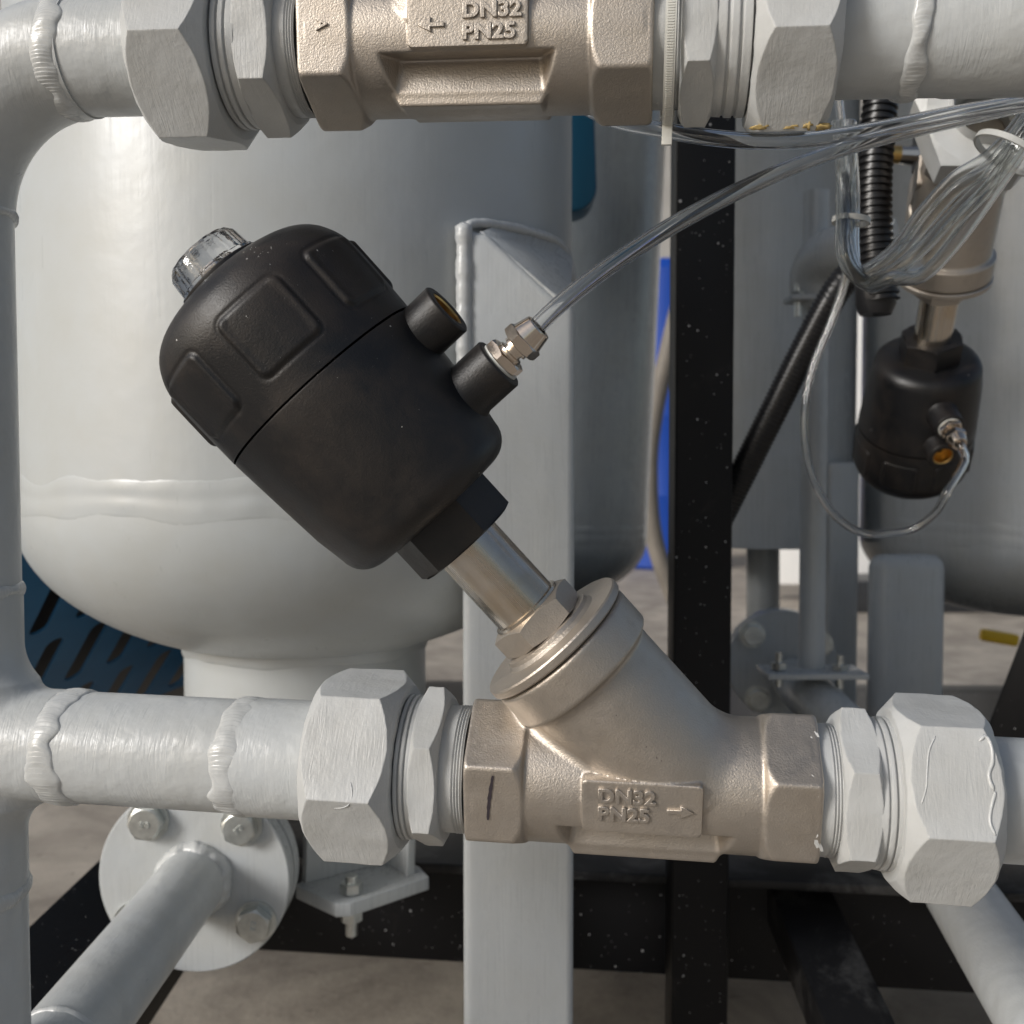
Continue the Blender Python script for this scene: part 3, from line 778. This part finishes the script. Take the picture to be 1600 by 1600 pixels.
for i in range(5):
    jx, jy = JIT[i]
    tube('clear_tube', '%s clear tube of the bundle crossing in front of the right hand valve' % bundle_lab[i],
         [(1326 - i * 3 + jx, 200 - i * 3, 480 + jy), (1333 - i * 4 - jx * .4, 300, 478), (1332 - i * 3 + jy * .3, 385 + i * 4, 474 - i * 3), (1342 + i * 4, 426 + i * 5, 470), (1395 + jx * .5, 393 + i * 12 + jy, 466 - i * 3), (1440, 334 + i * 25 + jy * .5, 462 + jx), (1490, 280 + i * 25 - jx * .6, 456), (1545, 245 + i * 16, 450 + i * 2), (1590, 195 + i * 12, 446), (1640, 120 + i * 10, 444)],
         3.2, m_tube_far, 'bundled clear tubes', seg=28, inner=.8)
# cable ties
def ring_tie(name, label, c, nrm, r, w, th, group):
    M = frame(c, nrm); t = thing(name, label, 'cable tie', M, group)
    mk('strap', lathe([(-w / 2, r), (-w / 2, r + th), (w / 2, r + th), (w / 2, r), (-w / 2, r)], 72), m_tie, t)
    return t
tie = ring_tie('cable_tie', 'white ribbed cable tie round the right end of the upper valve', UPL.at(1047) , UPL.d, 27.3, 3.6, 1.5, 'white cable ties')
ridges = []
for i in range(220):
    a = 2 * math.pi * i / 220; Mx = Matrix.Rotation(a, 4, 'X')
    ridges.append(boxvf((0, -28.85, 0), (2.2, .3, .36), Mx))
mk('ridge_band', join(*ridges), m_tie, tie, smooth=False)
mk('tie_tail', boxvf((0, 2, -31), (3.6, 1.4, 9), None, .3), m_tie, tie)
mk('tie_head', boxvf((0, 26, -16), (5.5, 5.5, 5), None, .5), m_tie, tie)
ring_tie('cable_tie', 'white cable tie looped round the tube bundle at the right edge', P(1578, 240, 450), (P(1640, 150, 447) - P(1555, 275, 453)), 15.5, 2.6, 1.2, 'white cable ties')
ring_tie('cable_tie', 'pale cable tie round the vertical tubes left of the corrugated conduit', P(1330, 345, 478), Vector((0.1, 0, 1)), 7.5, 2.6, 1.2, 'white cable ties')

# ------------------------------------------------------------------ corrugated conduits
def conduit(label, pts, r, pitch, rib=.085):
    path = resample(catmull([P(*p) for p in pts], 16), pitch / 6)
    t = thing('corrugated_conduit', label, 'conduit', path[0], 'black corrugated conduits')
    mk('sheath', sweep(path, lambda i, n: (r + rib * r * (1 if (i % 6) in (1, 2, 3) else -1)) * .001, 28), m_hose, t, world=True, sharp=50)
conduit('black corrugated conduit hanging straight down beside the tube bundle', [(1380, 120, 600), (1372, 200, 600), (1366, 290, 600), (1368, 380, 600), (1376, 450, 600), (1378, 470, 600)], 9.4, .0042)
conduit('black corrugated conduit slanting down left behind the black post', [(1352, 405, 690), (1310, 450, 690), (1260, 540, 700), (1210, 640, 710), (1160, 740, 720), (1110, 840, 735)], 9.6, .0030, .035)
cs = thing('conduit_end', 'dark rounded end cap under the vertical corrugated conduit', 'cap', P(1372, 455, 600))
mk('cap_shell', lathe([(0, 2), (0, 9), (6, 11.5), (16, 12), (20, 11)], 40), m_hose, cs); cs.matrix_world = frame(P(1368, 492, 605), Vector((0, 0, 1)))

# ------------------------------------------------------------------ tanks
def zl(prof, seg=128):     # lathe about z, prof (z, r) rising
    V, Fc = lathe(prof, seg); return [(-y, z, x) if False else (y, -z, x) for x, y, z in V], [f for f in Fc]
def dish(zb, r, depth, z0, n=26):
    out = []
    for i in range(n + 1):
        a = i / n * math.pi / 2; out.append((z0 - depth * math.cos(a), max(.5, r * math.sin(a))))
    return out
def gz(py, Z): return P(800, py, Z).z
def tank(label, X, Y, r, z_seam, z_top, depth, mat, skirt=None, name='pressure_tank', sw=17):
    t = thing(name, label, 'tank', Vector((X, Y, z_seam)), 'grey pressure tanks')
    pr = dish(0, r, depth, -14) + [(-7, r), (0, r), ((z_top - z_seam) * 1000, r)]
    mk('tank_shell', zl(pr, 160), mat, t, sharp=0)
    # seam bead
    V = []; Fc = []; segs = 260; nv = 17
    for i in range(segs):
        a = 2 * math.pi * i / segs; q = Vector((math.cos(a) * 3 + X * 9, math.sin(a) * 3, 1))
        zc = -2 + mnoise.noise(q * 1.3) * 4; hh = .85 * (1 + .8 * mnoise.noise(q * 3)); ww = sw * (1.5 + .5 * mnoise.noise(q * 2 + Vector((3, 3, 3))))
        for j in range(nv):
            v = j / (nv - 1) * 2 - 1; rr = r - .25 + hh * (1 - v * v) * (1 - .55 * math.exp(-((v - .1) / .3) ** 2)) if abs(v) < 1 else r - .8
            V.append((rr * math.cos(a), rr * math.sin(a), zc + v * ww / 2))
    for i in range(segs):
        k = (i + 1) % segs
        for j in range(nv - 1): Fc.append((i * nv + j, k * nv + j, k * nv + j + 1, i * nv + j + 1))
    mk('weld_seam', (V, Fc), mat, t, sharp=0)
    return t
TX, TY, TR = -.1425, .708, 183
zs1 = gz(775, 530)
t1 = tank('large light grey pressure tank with welded dished bottom behind the actuator', TX, TY, TR, zs1, 1.7, 100, m_tank)
# nozzle under tank
def onz(px, py, z):
    d = VPD(px, py); return CAM + d * ((z - CAM.z) / d.z)
zb = .55 - .290; zt = zb + .010
sk_top = zs1 * 1000 - 14 - 90
nz = gz(1190, 640) * 1000
mk('nozzle', ([tuple(v) for v in zl([(nz - zs1 * 1000, 20), (nz - zs1 * 1000, 82), (sk_top - zs1 * 1000, 82)], 96)[0]], zl([(0, 20), (0, 82), (1, 82)], 96)[1]), m_tank, t1)
V, Fc = weld(0, 82.4, w=15, h=1.8, seed=50, n=60, wander=2, segs=300, crest=.4); mk('weld_bead', ([(y, -z, x + (sk_top - zs1 * 1000) + 2) for x, y, z in V], Fc), m_tank, t1, sharp=0)
pf = [onz(462, 1383, zt), onz(525, 1412, zt), onz(548, 1411, zt), onz(670, 1370, zt), onz(655, 1354, zt), onz(600, 1330, zt), onz(520, 1345, zt)]
mk('foot_plate', prism(pf, Vector((0, 0, -.009)), .0006), m_leg, t1, world=True)
ca, cb, cc = onz(478, 1381, zt), onz(600, 1347, zt), onz(636, 1369, zt)
LN = Vector((.006, 0, gz(1010, 690) - zt))
def plate3(a, b, th, name):
    n = (b - a).cross(Vector((0, 0, 1))).normalized() * th
    mk(name, prism([a, b, b - n, a - n], LN, .0005), m_leg, t1, world=True, sharp=40)
plate3(ca, cb, .006, 'angle_leg'); plate3(cb, cc, .006, 'angle_leg')
def bolt_mesh(name, r=9, h=7, mat=None, shank=0, washer=True):
    vf = [hexnut(1.6, h, r, 0, 0, sub=6, k=.5)]
    if washer: vf.append(lathe([(0, 1), (0, r * 1.18), (1.6, r * 1.18), (1.6, 1)], 32))
    return newmesh(name, *join(*vf), mat or m_zinc, 25)
me_bolt = bolt_mesh('bolt', 11.0, 9.0)
bzp = onz(549, 1396, zt)
bt = thing('anchor_bolt', 'zinc bolt standing through the small grey foot plate', 'bolt', frame(bzp, Vector((0, 0, 1))))
mk('bolt_head', join(hexnut(1, 7.5, 7.6, 12, 0, sub=6), lathe([(7, .2), (7, 4), (12, 4), (12.4, 3.6), (12.4, .2)], 24)), m_zinc, bt)
mk('lower_nut', join(hexnut(-18, -11, 7.4, 40, 0, sub=6), lathe([(-28, .2), (-28, 3.6), (-27, 4), (-11, 4)], 24)), m_zinc, bt)
# square leg welded on the tank front
zc1 = 560
A_, B_ = P(722, 346, zc1 - 4), P(897, 346, zc1 + 6)
lx0, lx1, ly = A_.x, B_.x, P(810, 800, zc1).y
def wz(py): return P(800, py, zc1).z
poly = [Vector((lx0, ly, -.0)), Vector((lx1, ly, -.0)), Vector((lx1, ly, wz(480))), Vector((lx1 - .010, ly, wz(468))), Vector((lx0 + .014, ly, wz(368))), Vector((lx0, ly, wz(360)))]
leg = mk('leg', prism(poly, Vector((0, .11, 0)), .0045), m_leg, t1, world=True, sharp=50)
cap = [P(750, 362, 557), P(891, 484, 558), P(895, 402, 640), P(862, 372, 612), P(776, 351, 572)]
mk('leg_cap', prism(cap, Vector((0, .004, -.004)), .0006), m_leg, t1, world=True, sharp=50)
def bead(pts, r, seed, parent, mat=m_weld, step=.0022, name='weld_bead'):
    path = resample(catmull(pts, 10), step)
    return mk(name, sweep(path, lambda i, n: r * .001 * (1 + .05 * math.sin(i * 2.1) + .22 * mnoise.noise(Vector((i * .22, seed, 0)))) * (.4 if i in (0, n - 1) else 1), 14), mat, parent, world=True, sharp=0)
bead([Vector((lx0 + .001, ly + .001, wz(py))) for py in (352, 400, 460, 520, 600, 700)], 4.4, 1, t1)
bead([P(728, 356, 556), P(740, 349, 560), P(776, 351, 572), P(830, 362, 596), P(870, 378, 622), P(888, 402, 640), P(896, 440, 645)], 2.6, 2, t1)
bead([cap[0], cap[1]], 1.2, 4, t1)

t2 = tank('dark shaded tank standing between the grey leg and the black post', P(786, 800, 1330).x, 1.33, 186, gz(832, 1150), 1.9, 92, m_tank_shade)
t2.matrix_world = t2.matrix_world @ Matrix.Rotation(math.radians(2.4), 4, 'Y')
t3 = thing('pressure_tank', 'grey cylindrical tank with a flat lower rim right of the black post', 'tank', P(1192, 848, 1180), 'grey pressure tanks')
mk('tank_shell', zl([(0, 2), (0, 98), (.5, 100), (700, 100)], 128), m_tank_far, t3)
t4 = tank('grey tank with dished bottom at the right edge behind the hanging actuator', P(1606, 800, 1120).x, 1.12, 174, gz(835, 960), 1.8, 84, m_tank_far)
# leg of tank 4 and narrow leg beside it
def vbeam(px0, px1, py0, py1, Z, depth, mat, parent, name='leg', bev=.004):
    a, b = P(px0, py0, Z), P(px1, py0, Z); lo = P(px0, py1, Z).z
    poly = [Vector((a.x, a.y, lo)), Vector((b.x, a.y, lo)), Vector((b.x, a.y, a.z)), Vector((a.x, a.y, a.z))]
    return mk(name, prism(poly, Vector((0, depth, 0)), bev), mat, parent, world=True, sharp=50)
vbeam(1368, 1484, 868, 1380, 960, .03, m_tank_far, t4, bev=.013)
vbeam(1296, 1345, 722, 1380, 1080, .02, m_tank_far, t3)
mk('outlet_pipe', cyl(P(1192, 830, 1200), P(1192, 1010, 1200), .019), m_tank_far, t3, world=True)

# ------------------------------------------------------------------ flanged pipe, lower left
fc = P(303, 1374, 640)
def flange(c, nrm, R, label, group, bolts, mat, me_b, pair=True, th=12):
    M = frame(c, nrm, Vector((1, 0, 0))); t = thing('pipe_flange', label, 'flange', M, group)
    mk('flange_plate', lathe([(0, 1), (0, R - .8), (.8, R), (th, R), (th, 1)], 128), mat, t)
    if pair:
        mk('gasket', lathe([(th, 10), (th, R - 6), (th + 2.5, R - 6), (th + 2.5, 10)], 96), m_gasket, t)
        mk('rear_flange', lathe([(th + 2.5, 10), (th + 2.5, R), (2 * th + 2, R), (2 * th + 2, 10)], 128), mat, t)
        mk('rear_pipe', lathe([(2 * th + 2, 22), (110, 22)], 64), mat, t)
    for i, a in enumerate(bolts):
        pos = Vector((0, R * .78 * math.cos(a), R * .78 * math.sin(a))) * .001
        b = mo('bolt', me_b, t, M=Matrix.Translation(pos) @ Matrix.Rotation(math.pi, 4, 'Z') @ Matrix.Rotation(i * .7, 4, 'X'))
        tx = text_mesh('lettering', '8.8', .0052, .0007, .0001, m_zinc)
        mo('lettering', tx, b, 'raised grade marking 8.8', Matrix.Translation(Vector((9.1, -3.6, -1.6)) * .001) @ Matrix.Rotation(math.radians(90), 4, 'Z') @ Matrix.Rotation(math.radians(90), 4, 'X'))
    return t
pipe_dir = Vector((.02, 1, .02)).normalized()
M_f = frame(fc, pipe_dir, Vector((1, 0, 0)))
zz_ = M_f.to_3x3() @ Vector((0, 0, 1)); print('flange z axis', zz_)
angs = []
for (bxp, byp) in ((221, 1278), (380, 1287), (378, 1438), (218, 1440)):
    d = P(bxp, byp, 632) - fc; l = M_f.to_3x3().inverted() @ d; angs.append(math.atan2(l.z, l.y))
f1 = flange(fc, pipe_dir, 60, 'large grey bolted flange at the lower left with four zinc bolts', 'bolted pipe flanges', angs, m_leg, me_bolt)
pp_ = thing('diagonal_pipe', 'grey pipe running from the lower left flange towards the viewer', 'pipe', fc)
near = fc - pipe_dir * .26
mk('tube', sweep([fc, near], lambda i, n: .0212, 64), m_paint, pp_, world=True)
Mw = frame(fc - pipe_dir * .001, pipe_dir); V, Fc = weld(0, 20.5, w=14, h=4.0, seed=61, n=26, wander=2); A = np.array(Mw); V = np.array(V) * .001 @ A[:3, :3].T + A[:3, 3]
mk('weld_bead', (V, Fc), m_weld, pp_, world=True, sharp=0)
Mw = frame(fc - pipe_dir * .185, pipe_dir); V, Fc = weld(0, 20.7, w=5, h=1.6, seed=66, n=40, wander=1); A = np.array(Mw); V = np.array(V) * .001 @ A[:3, :3].T + A[:3, 3]
mk('weld_bead', (V, Fc), m_weld, pp_, world=True, sharp=0)
# pipe at lower right
p0 = P(1497, 1392, 640); dv = VPD(1069, 730)
pr2 = thing('diagonal_pipe', 'grey pipe leading down from under the lower right union nut', 'pipe', p0)
mk('tube', sweep([p0 + dv * .12, p0 - dv * .25], lambda i, n: .0212, 64), m_paint, pr2, world=True)

# ------------------------------------------------------------------ right background piping
vp = thing('riser_pipe', 'slim grey vertical pipe with bolted clamps behind the black post, right of it', 'pipe', P(1268, 1045, 860))
mk('tube', cyl(P(1276, 300, 860), P(1268, 1046, 860), .0108), m_tank_far, vp, world=True)
mk('elbow', sweep(resample(catmull([P(1276, 470, 858), P(1276, 430, 850), P(1292, 402, 835), P(1335, 392, 815), P(1400, 385, 800)], 8), .004), lambda i, n: .0215, 40), m_tank_far, vp, world=True)
def plate(px, py, Z, w, d, th, parent, mat, name='clamp_plate'):
    c = P(px, py, Z); return mk(name, ([tuple(Vector(v) * .001 + c) for v in boxvf((0, 0, 0), (w, d, th), None, .6)[0]], boxvf((0, 0, 0), (w, d, th), None, .6)[1]), mat, parent, world=True)
plate(1268, 1050, 850, 82, 42, 4.5, vp, m_tank_far)
plate(1268, 468, 850, 40, 30, 4.5, vp, m_tank_far)
me_sb = newmesh('stud', *join(hexnut(0, 6, 6.5, 10, 0, sub=4), lathe([(-14, .2), (-14, 3), (14, 3), (14, .2)], 20)), m_zinc, 25)
for px, py, Z in ((1217, 1046, 845), (1312, 1050, 845), (1247, 468, 845), (1292, 468, 845)):
    sb_ = thing('clamp_stud', 'threaded stud with nut on the %s clamp, %s side' % ('lower' if py > 800 else 'upper', 'left' if px in (1217, 1247) else 'right'), 'bolt', frame(P(px, py, Z), Vector((0, 0, 1))), 'studs of the pipe clamps')
    mo('stud', me_sb, sb_)
fc2 = P(1222, 1038, 1000); M_f2 = frame(fc2, Vector((.05, 1, 0)), Vector((1, 0, 0))); angs = []
for (bxp, byp) in ((1183, 999), (1188, 1088), (1292, 998), (1280, 1085)):
    d = P(bxp, byp, 1000) - fc2; l = M_f2.to_3x3().inverted() @ d; angs.append(math.atan2(l.z, l.y))
flange(fc2, Vector((.05, 1, 0)), 53, 'grey bolted flange in the shade behind the right end of the lower valve', 'bolted pipe flanges', angs, m_tank_far, me_bolt, pair=True, th=9)
dp = thing('diagonal_pipe', 'shaded grey pipe descending right from the far flange behind the lower valve', 'pipe', fc2)
mk('tube', sweep(resample(catmull([P(1240, 1062, 985), P(1258, 1080, 900), P(1290, 1110, 840), P(1370, 1190, 780)], 8), .006), lambda i, n: .0205, 40), m_tank_far, dp, world=True)
# small valve with black handle between conduit and hanging valve
sv = thing('regulator', 'small black and chrome regulator with brass neck behind the tubes', 'regulator', P(1440, 220, 720))
mk('black_body', cyl(P(1446, 120, 720), P(1442, 268, 720), .0075), m_dark, sv, world=True)
mk('round_gauge', sweep([P(1478, 215, 735), P(1482, 216, 712)], lambda i, n: .0125, 40), m_dark, sv, world=True)
mk('gauge_glass', sweep([P(1482, 216, 712), P(1483, 216, 709)], lambda i, n: .0105, 40), m_zinc, sv, world=True)
mk('brass_neck', sweep([P(1388, 241, 720), P(1408, 242, 720)], lambda i, n: .006, 24), m_brass, sv, world=True)
mk('tube_nut', sweep([P(1405, 242, 720), P(1436, 244, 720)], lambda i, n: .0062 + .0014 * (i % 2), 12), m_nickel, sv, world=True)

# ------------------------------------------------------------------ black skid frame
fr = thing('steel_frame', 'black painted steel skid frame with tall post and speckled paint', 'frame', P(1090, 1500, 700))
a, b = P(1056, 800, 700), P(1150, 800, 700)
poly = [Vector((a.x, a.y, -.0)), Vector((b.x, a.y, 0)), Vector((b.x, a.y, 1.4)), Vector((a.x, a.y, 1.4))]
a0, b0 = P(1054, 800, 700).x, P(1145, 800, 700).x
mk('post', prism([Vector((a0, a.y, .02)), Vector((b0, a.y, .02)), Vector((b0, a.y, 1.4)), Vector((a0, a.y, 1.4))], Vector((0, .03, 0)), .002), m_steel, fr, world=True)
mk('rear_post', prism([Vector((a0 + .034, a.y + .09, .02)), Vector((a0 + .03, a.y + .09, .02)), Vector((a0 + .03, a.y + .09, 1.4)), Vector((a0 + .034, a.y + .09, 1.4))], Vector((0, .05, 0)), .002), m_steel, fr, world=True)
bA, bB = P(380, 1430, 850), P(1750, 1470, 765)
tz = zb - .004
bA.z = bB.z = tz - .048
mk('cross_beam', beam(bA + (bA - bB).normalized() * .02, bB, .05, .092), m_steel, fr, world=True)
lipA, lipB = bA.copy(), bB.copy(); lipA.z = lipB.z = tz - .002
mk('beam_flange', beam(lipA + Vector((0, -.03, -.001)), lipB + Vector((0, -.03, -.001)), .075, .007), m_sheen, fr, world=True)
X0 = -.312
mk('side_beam', beam(Vector((X0 + .03, .42, tz - .048)), Vector((X0 + .03, 1.9, tz - .048)), .06, .092), m_steel, fr, world=True)
dk = [Vector((X0 + .065, .80, tz - .006)), Vector((.75, .76, tz - .006)), Vector((.75, 1.34, tz - .006)), Vector((X0 + .065, 1.42, tz - .006))]
mk('deck_plate', prism(dk, Vector((0, 0, -.005)), 0), m_steel, fr, world=True, smooth=False)
mk('rear_beam', beam(Vector((X0, 1.50, tz - .08)), Vector((1.2, 1.44, tz - .08)), .06, .11), m_steel, fr, world=True)
mk('brace', beam(P(1212, 1330, 830), P(1345, 1640, 640), .045, .03, up=Vector((0, -.3, 1))), m_sheen, fr, world=True)
mk('right_leg', beam(P(1688, 880, 760), P(1548, 1240, 800), .035, .035), m_steel, fr, world=True)

# ------------------------------------------------------------------ far background
wl = thing('workshop_wall', 'pale grey workshop wall far behind the tanks', 'wall', Vector((0, 8.5, 0)))
mk('wall_face', boxvf((0, 0, 2500), (16000, 120, 5000)), m_wall, wl, smooth=False)
wp = thing('white_panel', 'bright white panel seen between the grey tanks at right', 'panel', Vector((P(1300, 700, 4200).x, 4.2, 0)))
mk('panel_face', boxvf((120, 0, 835), (900, 40, 1530), None, 4), m_white, wp)
dkb = thing('dark_machine', 'dark machine base under the white panel', 'machine', Vector((P(1300, 900, 3600).x + .5, 4.0, 0)))
mk('machine_base', boxvf((300, 0, 60), (1400, 300, 120), None, 6), m_dark, dkb)
yv = thing('yellow_lever', 'yellow lever handle in the shade at the right edge', 'lever', P(1560, 996, 1500))
mk('grip', beam(P(1532, 991, 1500), P(1590, 1001, 1500), .016, .018, bev=.005), m_yellow, yv, world=True)
br = thing('plastic_drum', 'tall bright blue plastic tank far behind the black post', 'water tank', Vector((P(1040, 860, 5680).x, 5.68, 0)))
mk('drum_shell', zl([(0, 5), (0, 250), (20, 275), (380, 280), (400, 286), (420, 280), (800, 280), (820, 286), (840, 280), (1600, 272), (1650, 240), (1670, 160), (1672, 5)], 72), m_barrel, br)
hr = thing('rubber_hose', 'beige curved hose in front of the blue drum', 'hose', P(1020, 600, 2400))
mk('hose_body', sweep(resample(catmull([P(1085, 380, 2400), P(1046, 540, 2400), P(1022, 650, 2400), (P(1014, 740, 2400)), P(1024, 850, 2400), P(1068, 970, 2400)], 10), .02), lambda i, n: .021, 24), m_beige, hr, world=True)
tl = thing('teal_canister', 'dark teal rounded canister hanging between the two tanks', 'canister', P(900, 250, 1050))
mk('canister_shell', prism([P(860 + 68 * math.cos(0), 150, 1050)] + [P(895 + 38 * math.cos(a), 292 + 38 * math.sin(a), 1050) for a in [i * math.pi / 16 for i in range(9)]] + [P(860, 330, 1050), P(860, 150, 1050)], Vector((0, .05, 0)), .003), m_teal, tl, world=True)
# blue slotted panel, lower left
q0 = P(215, 1100, 1000); qu = Vector((.80, .5, .30)).normalized(); qv = Vector((.38, -1.1, .9)); qv = (qv - qu * qv.dot(qu)).normalized(); qn = qu.cross(qv)
Mq = Matrix((qu, qv, qn)).transposed().to_4x4(); Mq.translation = q0
sp = thing('slotted_panel', 'blue steel panel with long slots under the large tank', 'panel', Mq)
outl = [[(-.34, 0), (.16, 0), (.16, .37), (-.34, .37)]]
for row in range(4):
    for c in range(14):
        x = -.325 + c * .036 + (row % 2) * .018; y = .010 + row * .096; w = .0070; L = .070
        if x > .10: continue
        ol = [(x + w * math.cos(a), y + w + w * math.sin(a)) for a in [math.pi + i * math.pi / 8 for i in range(9)]] + [(x + w * math.cos(a), y + L + w * math.sin(a)) for a in [i * math.pi / 8 for i in range(9)]]
        outl.append([(a + .42 * (b - y), b) for a, b in ol])
me = curve_mesh('panel_sheet', outl, .001, 0, m_blue); mo('panel_sheet', me, sp)
bk = thing('dark_machine', 'dark machine housing behind the blue slotted panel', 'machine', Mq)
mk('machine_housing', boxvf((-60, 120, -60), (560, 480, 60), None, 4), m_dark, bk)

# ------------------------------------------------------------------ small marks: sealant, paint chips and runs
def blob(name, c, size, mat, parent, seed, nrm=None):
    V = []; Fc = []; nu, nv = 18, 9
    for j in range(nv + 1):
        th = math.pi * j / nv
        for i in range(nu):
            ph = 2 * math.pi * i / nu; d = Vector((math.sin(th) * math.cos(ph), math.sin(th) * math.sin(ph), math.cos(th)))
            k = 1 + .8 * mnoise.noise(d * 2.0 + Vector((seed, seed * .3, 0)))
            V.append((c[0] + d.x * size[0] * k, c[1] + d.y * size[1] * k, c[2] + d.z * size[2] * k))
    for j in range(nv):
        for i in range(nu): Fc.append((j * nu + i, (j + 1) * nu + i, (j + 1) * nu + (i + 1) % nu, j * nu + (i + 1) % nu))
    return mk(name, (V, Fc), mat, parent, sharp=0)
un = [o for o in bpy.data.objects if o.name.startswith('pipe_union') and o.parent is None]
def uobj(word): return [o for o in un if word in o['label']][0]
uL, uR, uUR = uobj('left end of the lower'), uobj('right end of the lower'), uobj('amber sealant')
def facept(t, px, py, r):        # point on the nut surface seen at a pixel, at radius r from the axis, in the frame of t
    Mi = T[t.name].inverted(); o = Mi @ CAM; d = (Mi.to_3x3() @ VPD(px, py)).normalized(); o = o * 1000
    a = d.y ** 2 + d.z ** 2; b = o.y * d.y + o.z * d.z; c = o.y ** 2 + o.z ** 2 - r * r
    k = (-b - math.sqrt(max(0, b * b - a * c))) / a; p = o + d * k; return p
for i, (px, py, a, b) in enumerate(((1190, 199, 3.2, .8), (1240, 199, 5.0, .7), (1262, 196, 1.6, 1.1), (1283, 198, 3.2, .9))):
    p = facept(uUR, px, py, 34.0); blob('sealant_drip', p, (a, 1.6, b), m_resin, uUR, i)
# flecks of overspray and casting stains, placed on the real surfaces
bpy.context.view_layer.update(); DG = bpy.context.evaluated_depsgraph_get()
def hit(px, py):
    d = VPD(px, py); ok, loc, nrm, idx, ob, m = SC.ray_cast(DG, CAM + d * .05, d); return loc, nrm, ob
def flecks(name, parent, pts, mat, want, th=.12):
    out = []
    for px, py, a, b, rot in pts:
        loc, nrm, ob = hit(px, py)
        if loc is None or (want and not ob.name.startswith(want)): continue
        x = nrm.cross(Vector((0, 1, 0))); x = (x if x.length > .1 else nrm.cross(Vector((1, 0, 0)))).normalized(); y = nrm.cross(x)
        x, y = x * math.cos(rot) + y * math.sin(rot), y * math.cos(rot) - x * math.sin(rot)
        V = [loc - nrm * .0001 + x * (a * .001 * math.cos(q) * rnd.uniform(.7, 1.2)) + y * (b * .001 * math.sin(q) * rnd.uniform(.7, 1.2)) for q in [k * math.pi / 4 for k in range(8)]] + [loc + nrm * th * .001]
        out.append(([tuple(v) for v in V], [(k, (k + 1) % 8, 8) for k in range(8)]))
    if out:
        o = mk(name, join(*out), mat, parent, world=True, sharp=0); o['kind'] = 'stuff'; return o
R_ = rnd.uniform
pts = [(R_(375, 425), R_(385, 415), R_(.12, .5), R_(.08, .16), R_(-.6, .2)) for _ in range(13)] + [(628, 667, .32, .3, 0), (385, 494, .28, .25, 0), (422, 413, .3, .2, 1), (496, 391, .5, .3, 0), (465, 445, .15, .15, 0), (655, 640, .14, .14, 0), (613, 525, .14, .1, 0), (520, 392, .3, .15, 1)]
pts += [(R_(380, 640), R_(380, 600), R_(.06, .14), R_(.06, .12), 0) for _ in range(34)]
flecks('paint_fleck', v1, pts, m_chip, ('actuator', 'air_port'))
m_stain = simple('casting_stain', (.20, .175, .16), .6, .6)
flecks('casting_stain', v1, [(1010, 1167, .7, 1.0, .3), (1026, 1184, 1.3, .8, .2), (1034, 1189, .7, .5, 0), (963, 1118, .9, .5, .4), (950, 1114, .5, .3, 0), (1000, 1160, .3, .3, 0), (1162, 1082 + 20, .3, .3, 0)], m_stain, ('valve_body',), .06)


flecks('paint_spot', v1, [(1280, 1322, 1.0, 3.0, 0), (1277, 1306, .5, 1.6, .3), (1275, 1146, .6, 2.0, .2), (1268, 1152, .5, 1.0, .5), (1258, 1141, .22, .22, 0), (1240, 1160, .2, .2, 0), (1279, 1245, .22, .3, 0), (1270, 1212, .25, 1.4, .7)], m_chip, ('valve_body',), .1)
def run(parent, pts, r, seed):
    P_ = [h[0] for h in (hit(*p) for p in pts) if h[0] is not None and h[2].name.startswith('union_nut')]
    if len(P_) > 2: bead(P_, r, seed, parent, m_weld, .0012, 'paint_run')
run(uR, [(1530, 1158), (1540, 1150), (1549, 1166), (1551, 1190), (1545, 1212), (1553, 1236)], .6, 3)
run(uR, [(1556, 1236), (1549, 1262), (1547, 1285), (1556, 1306)], .5, 5)
run(uR, [(1462, 1150), (1452, 1172), (1449, 1200), (1447, 1232), (1440, 1256)], .28, 8)
run(uL, [(548, 1222), (550, 1240), (546, 1256), (536, 1262), (522, 1263)], .2, 11)
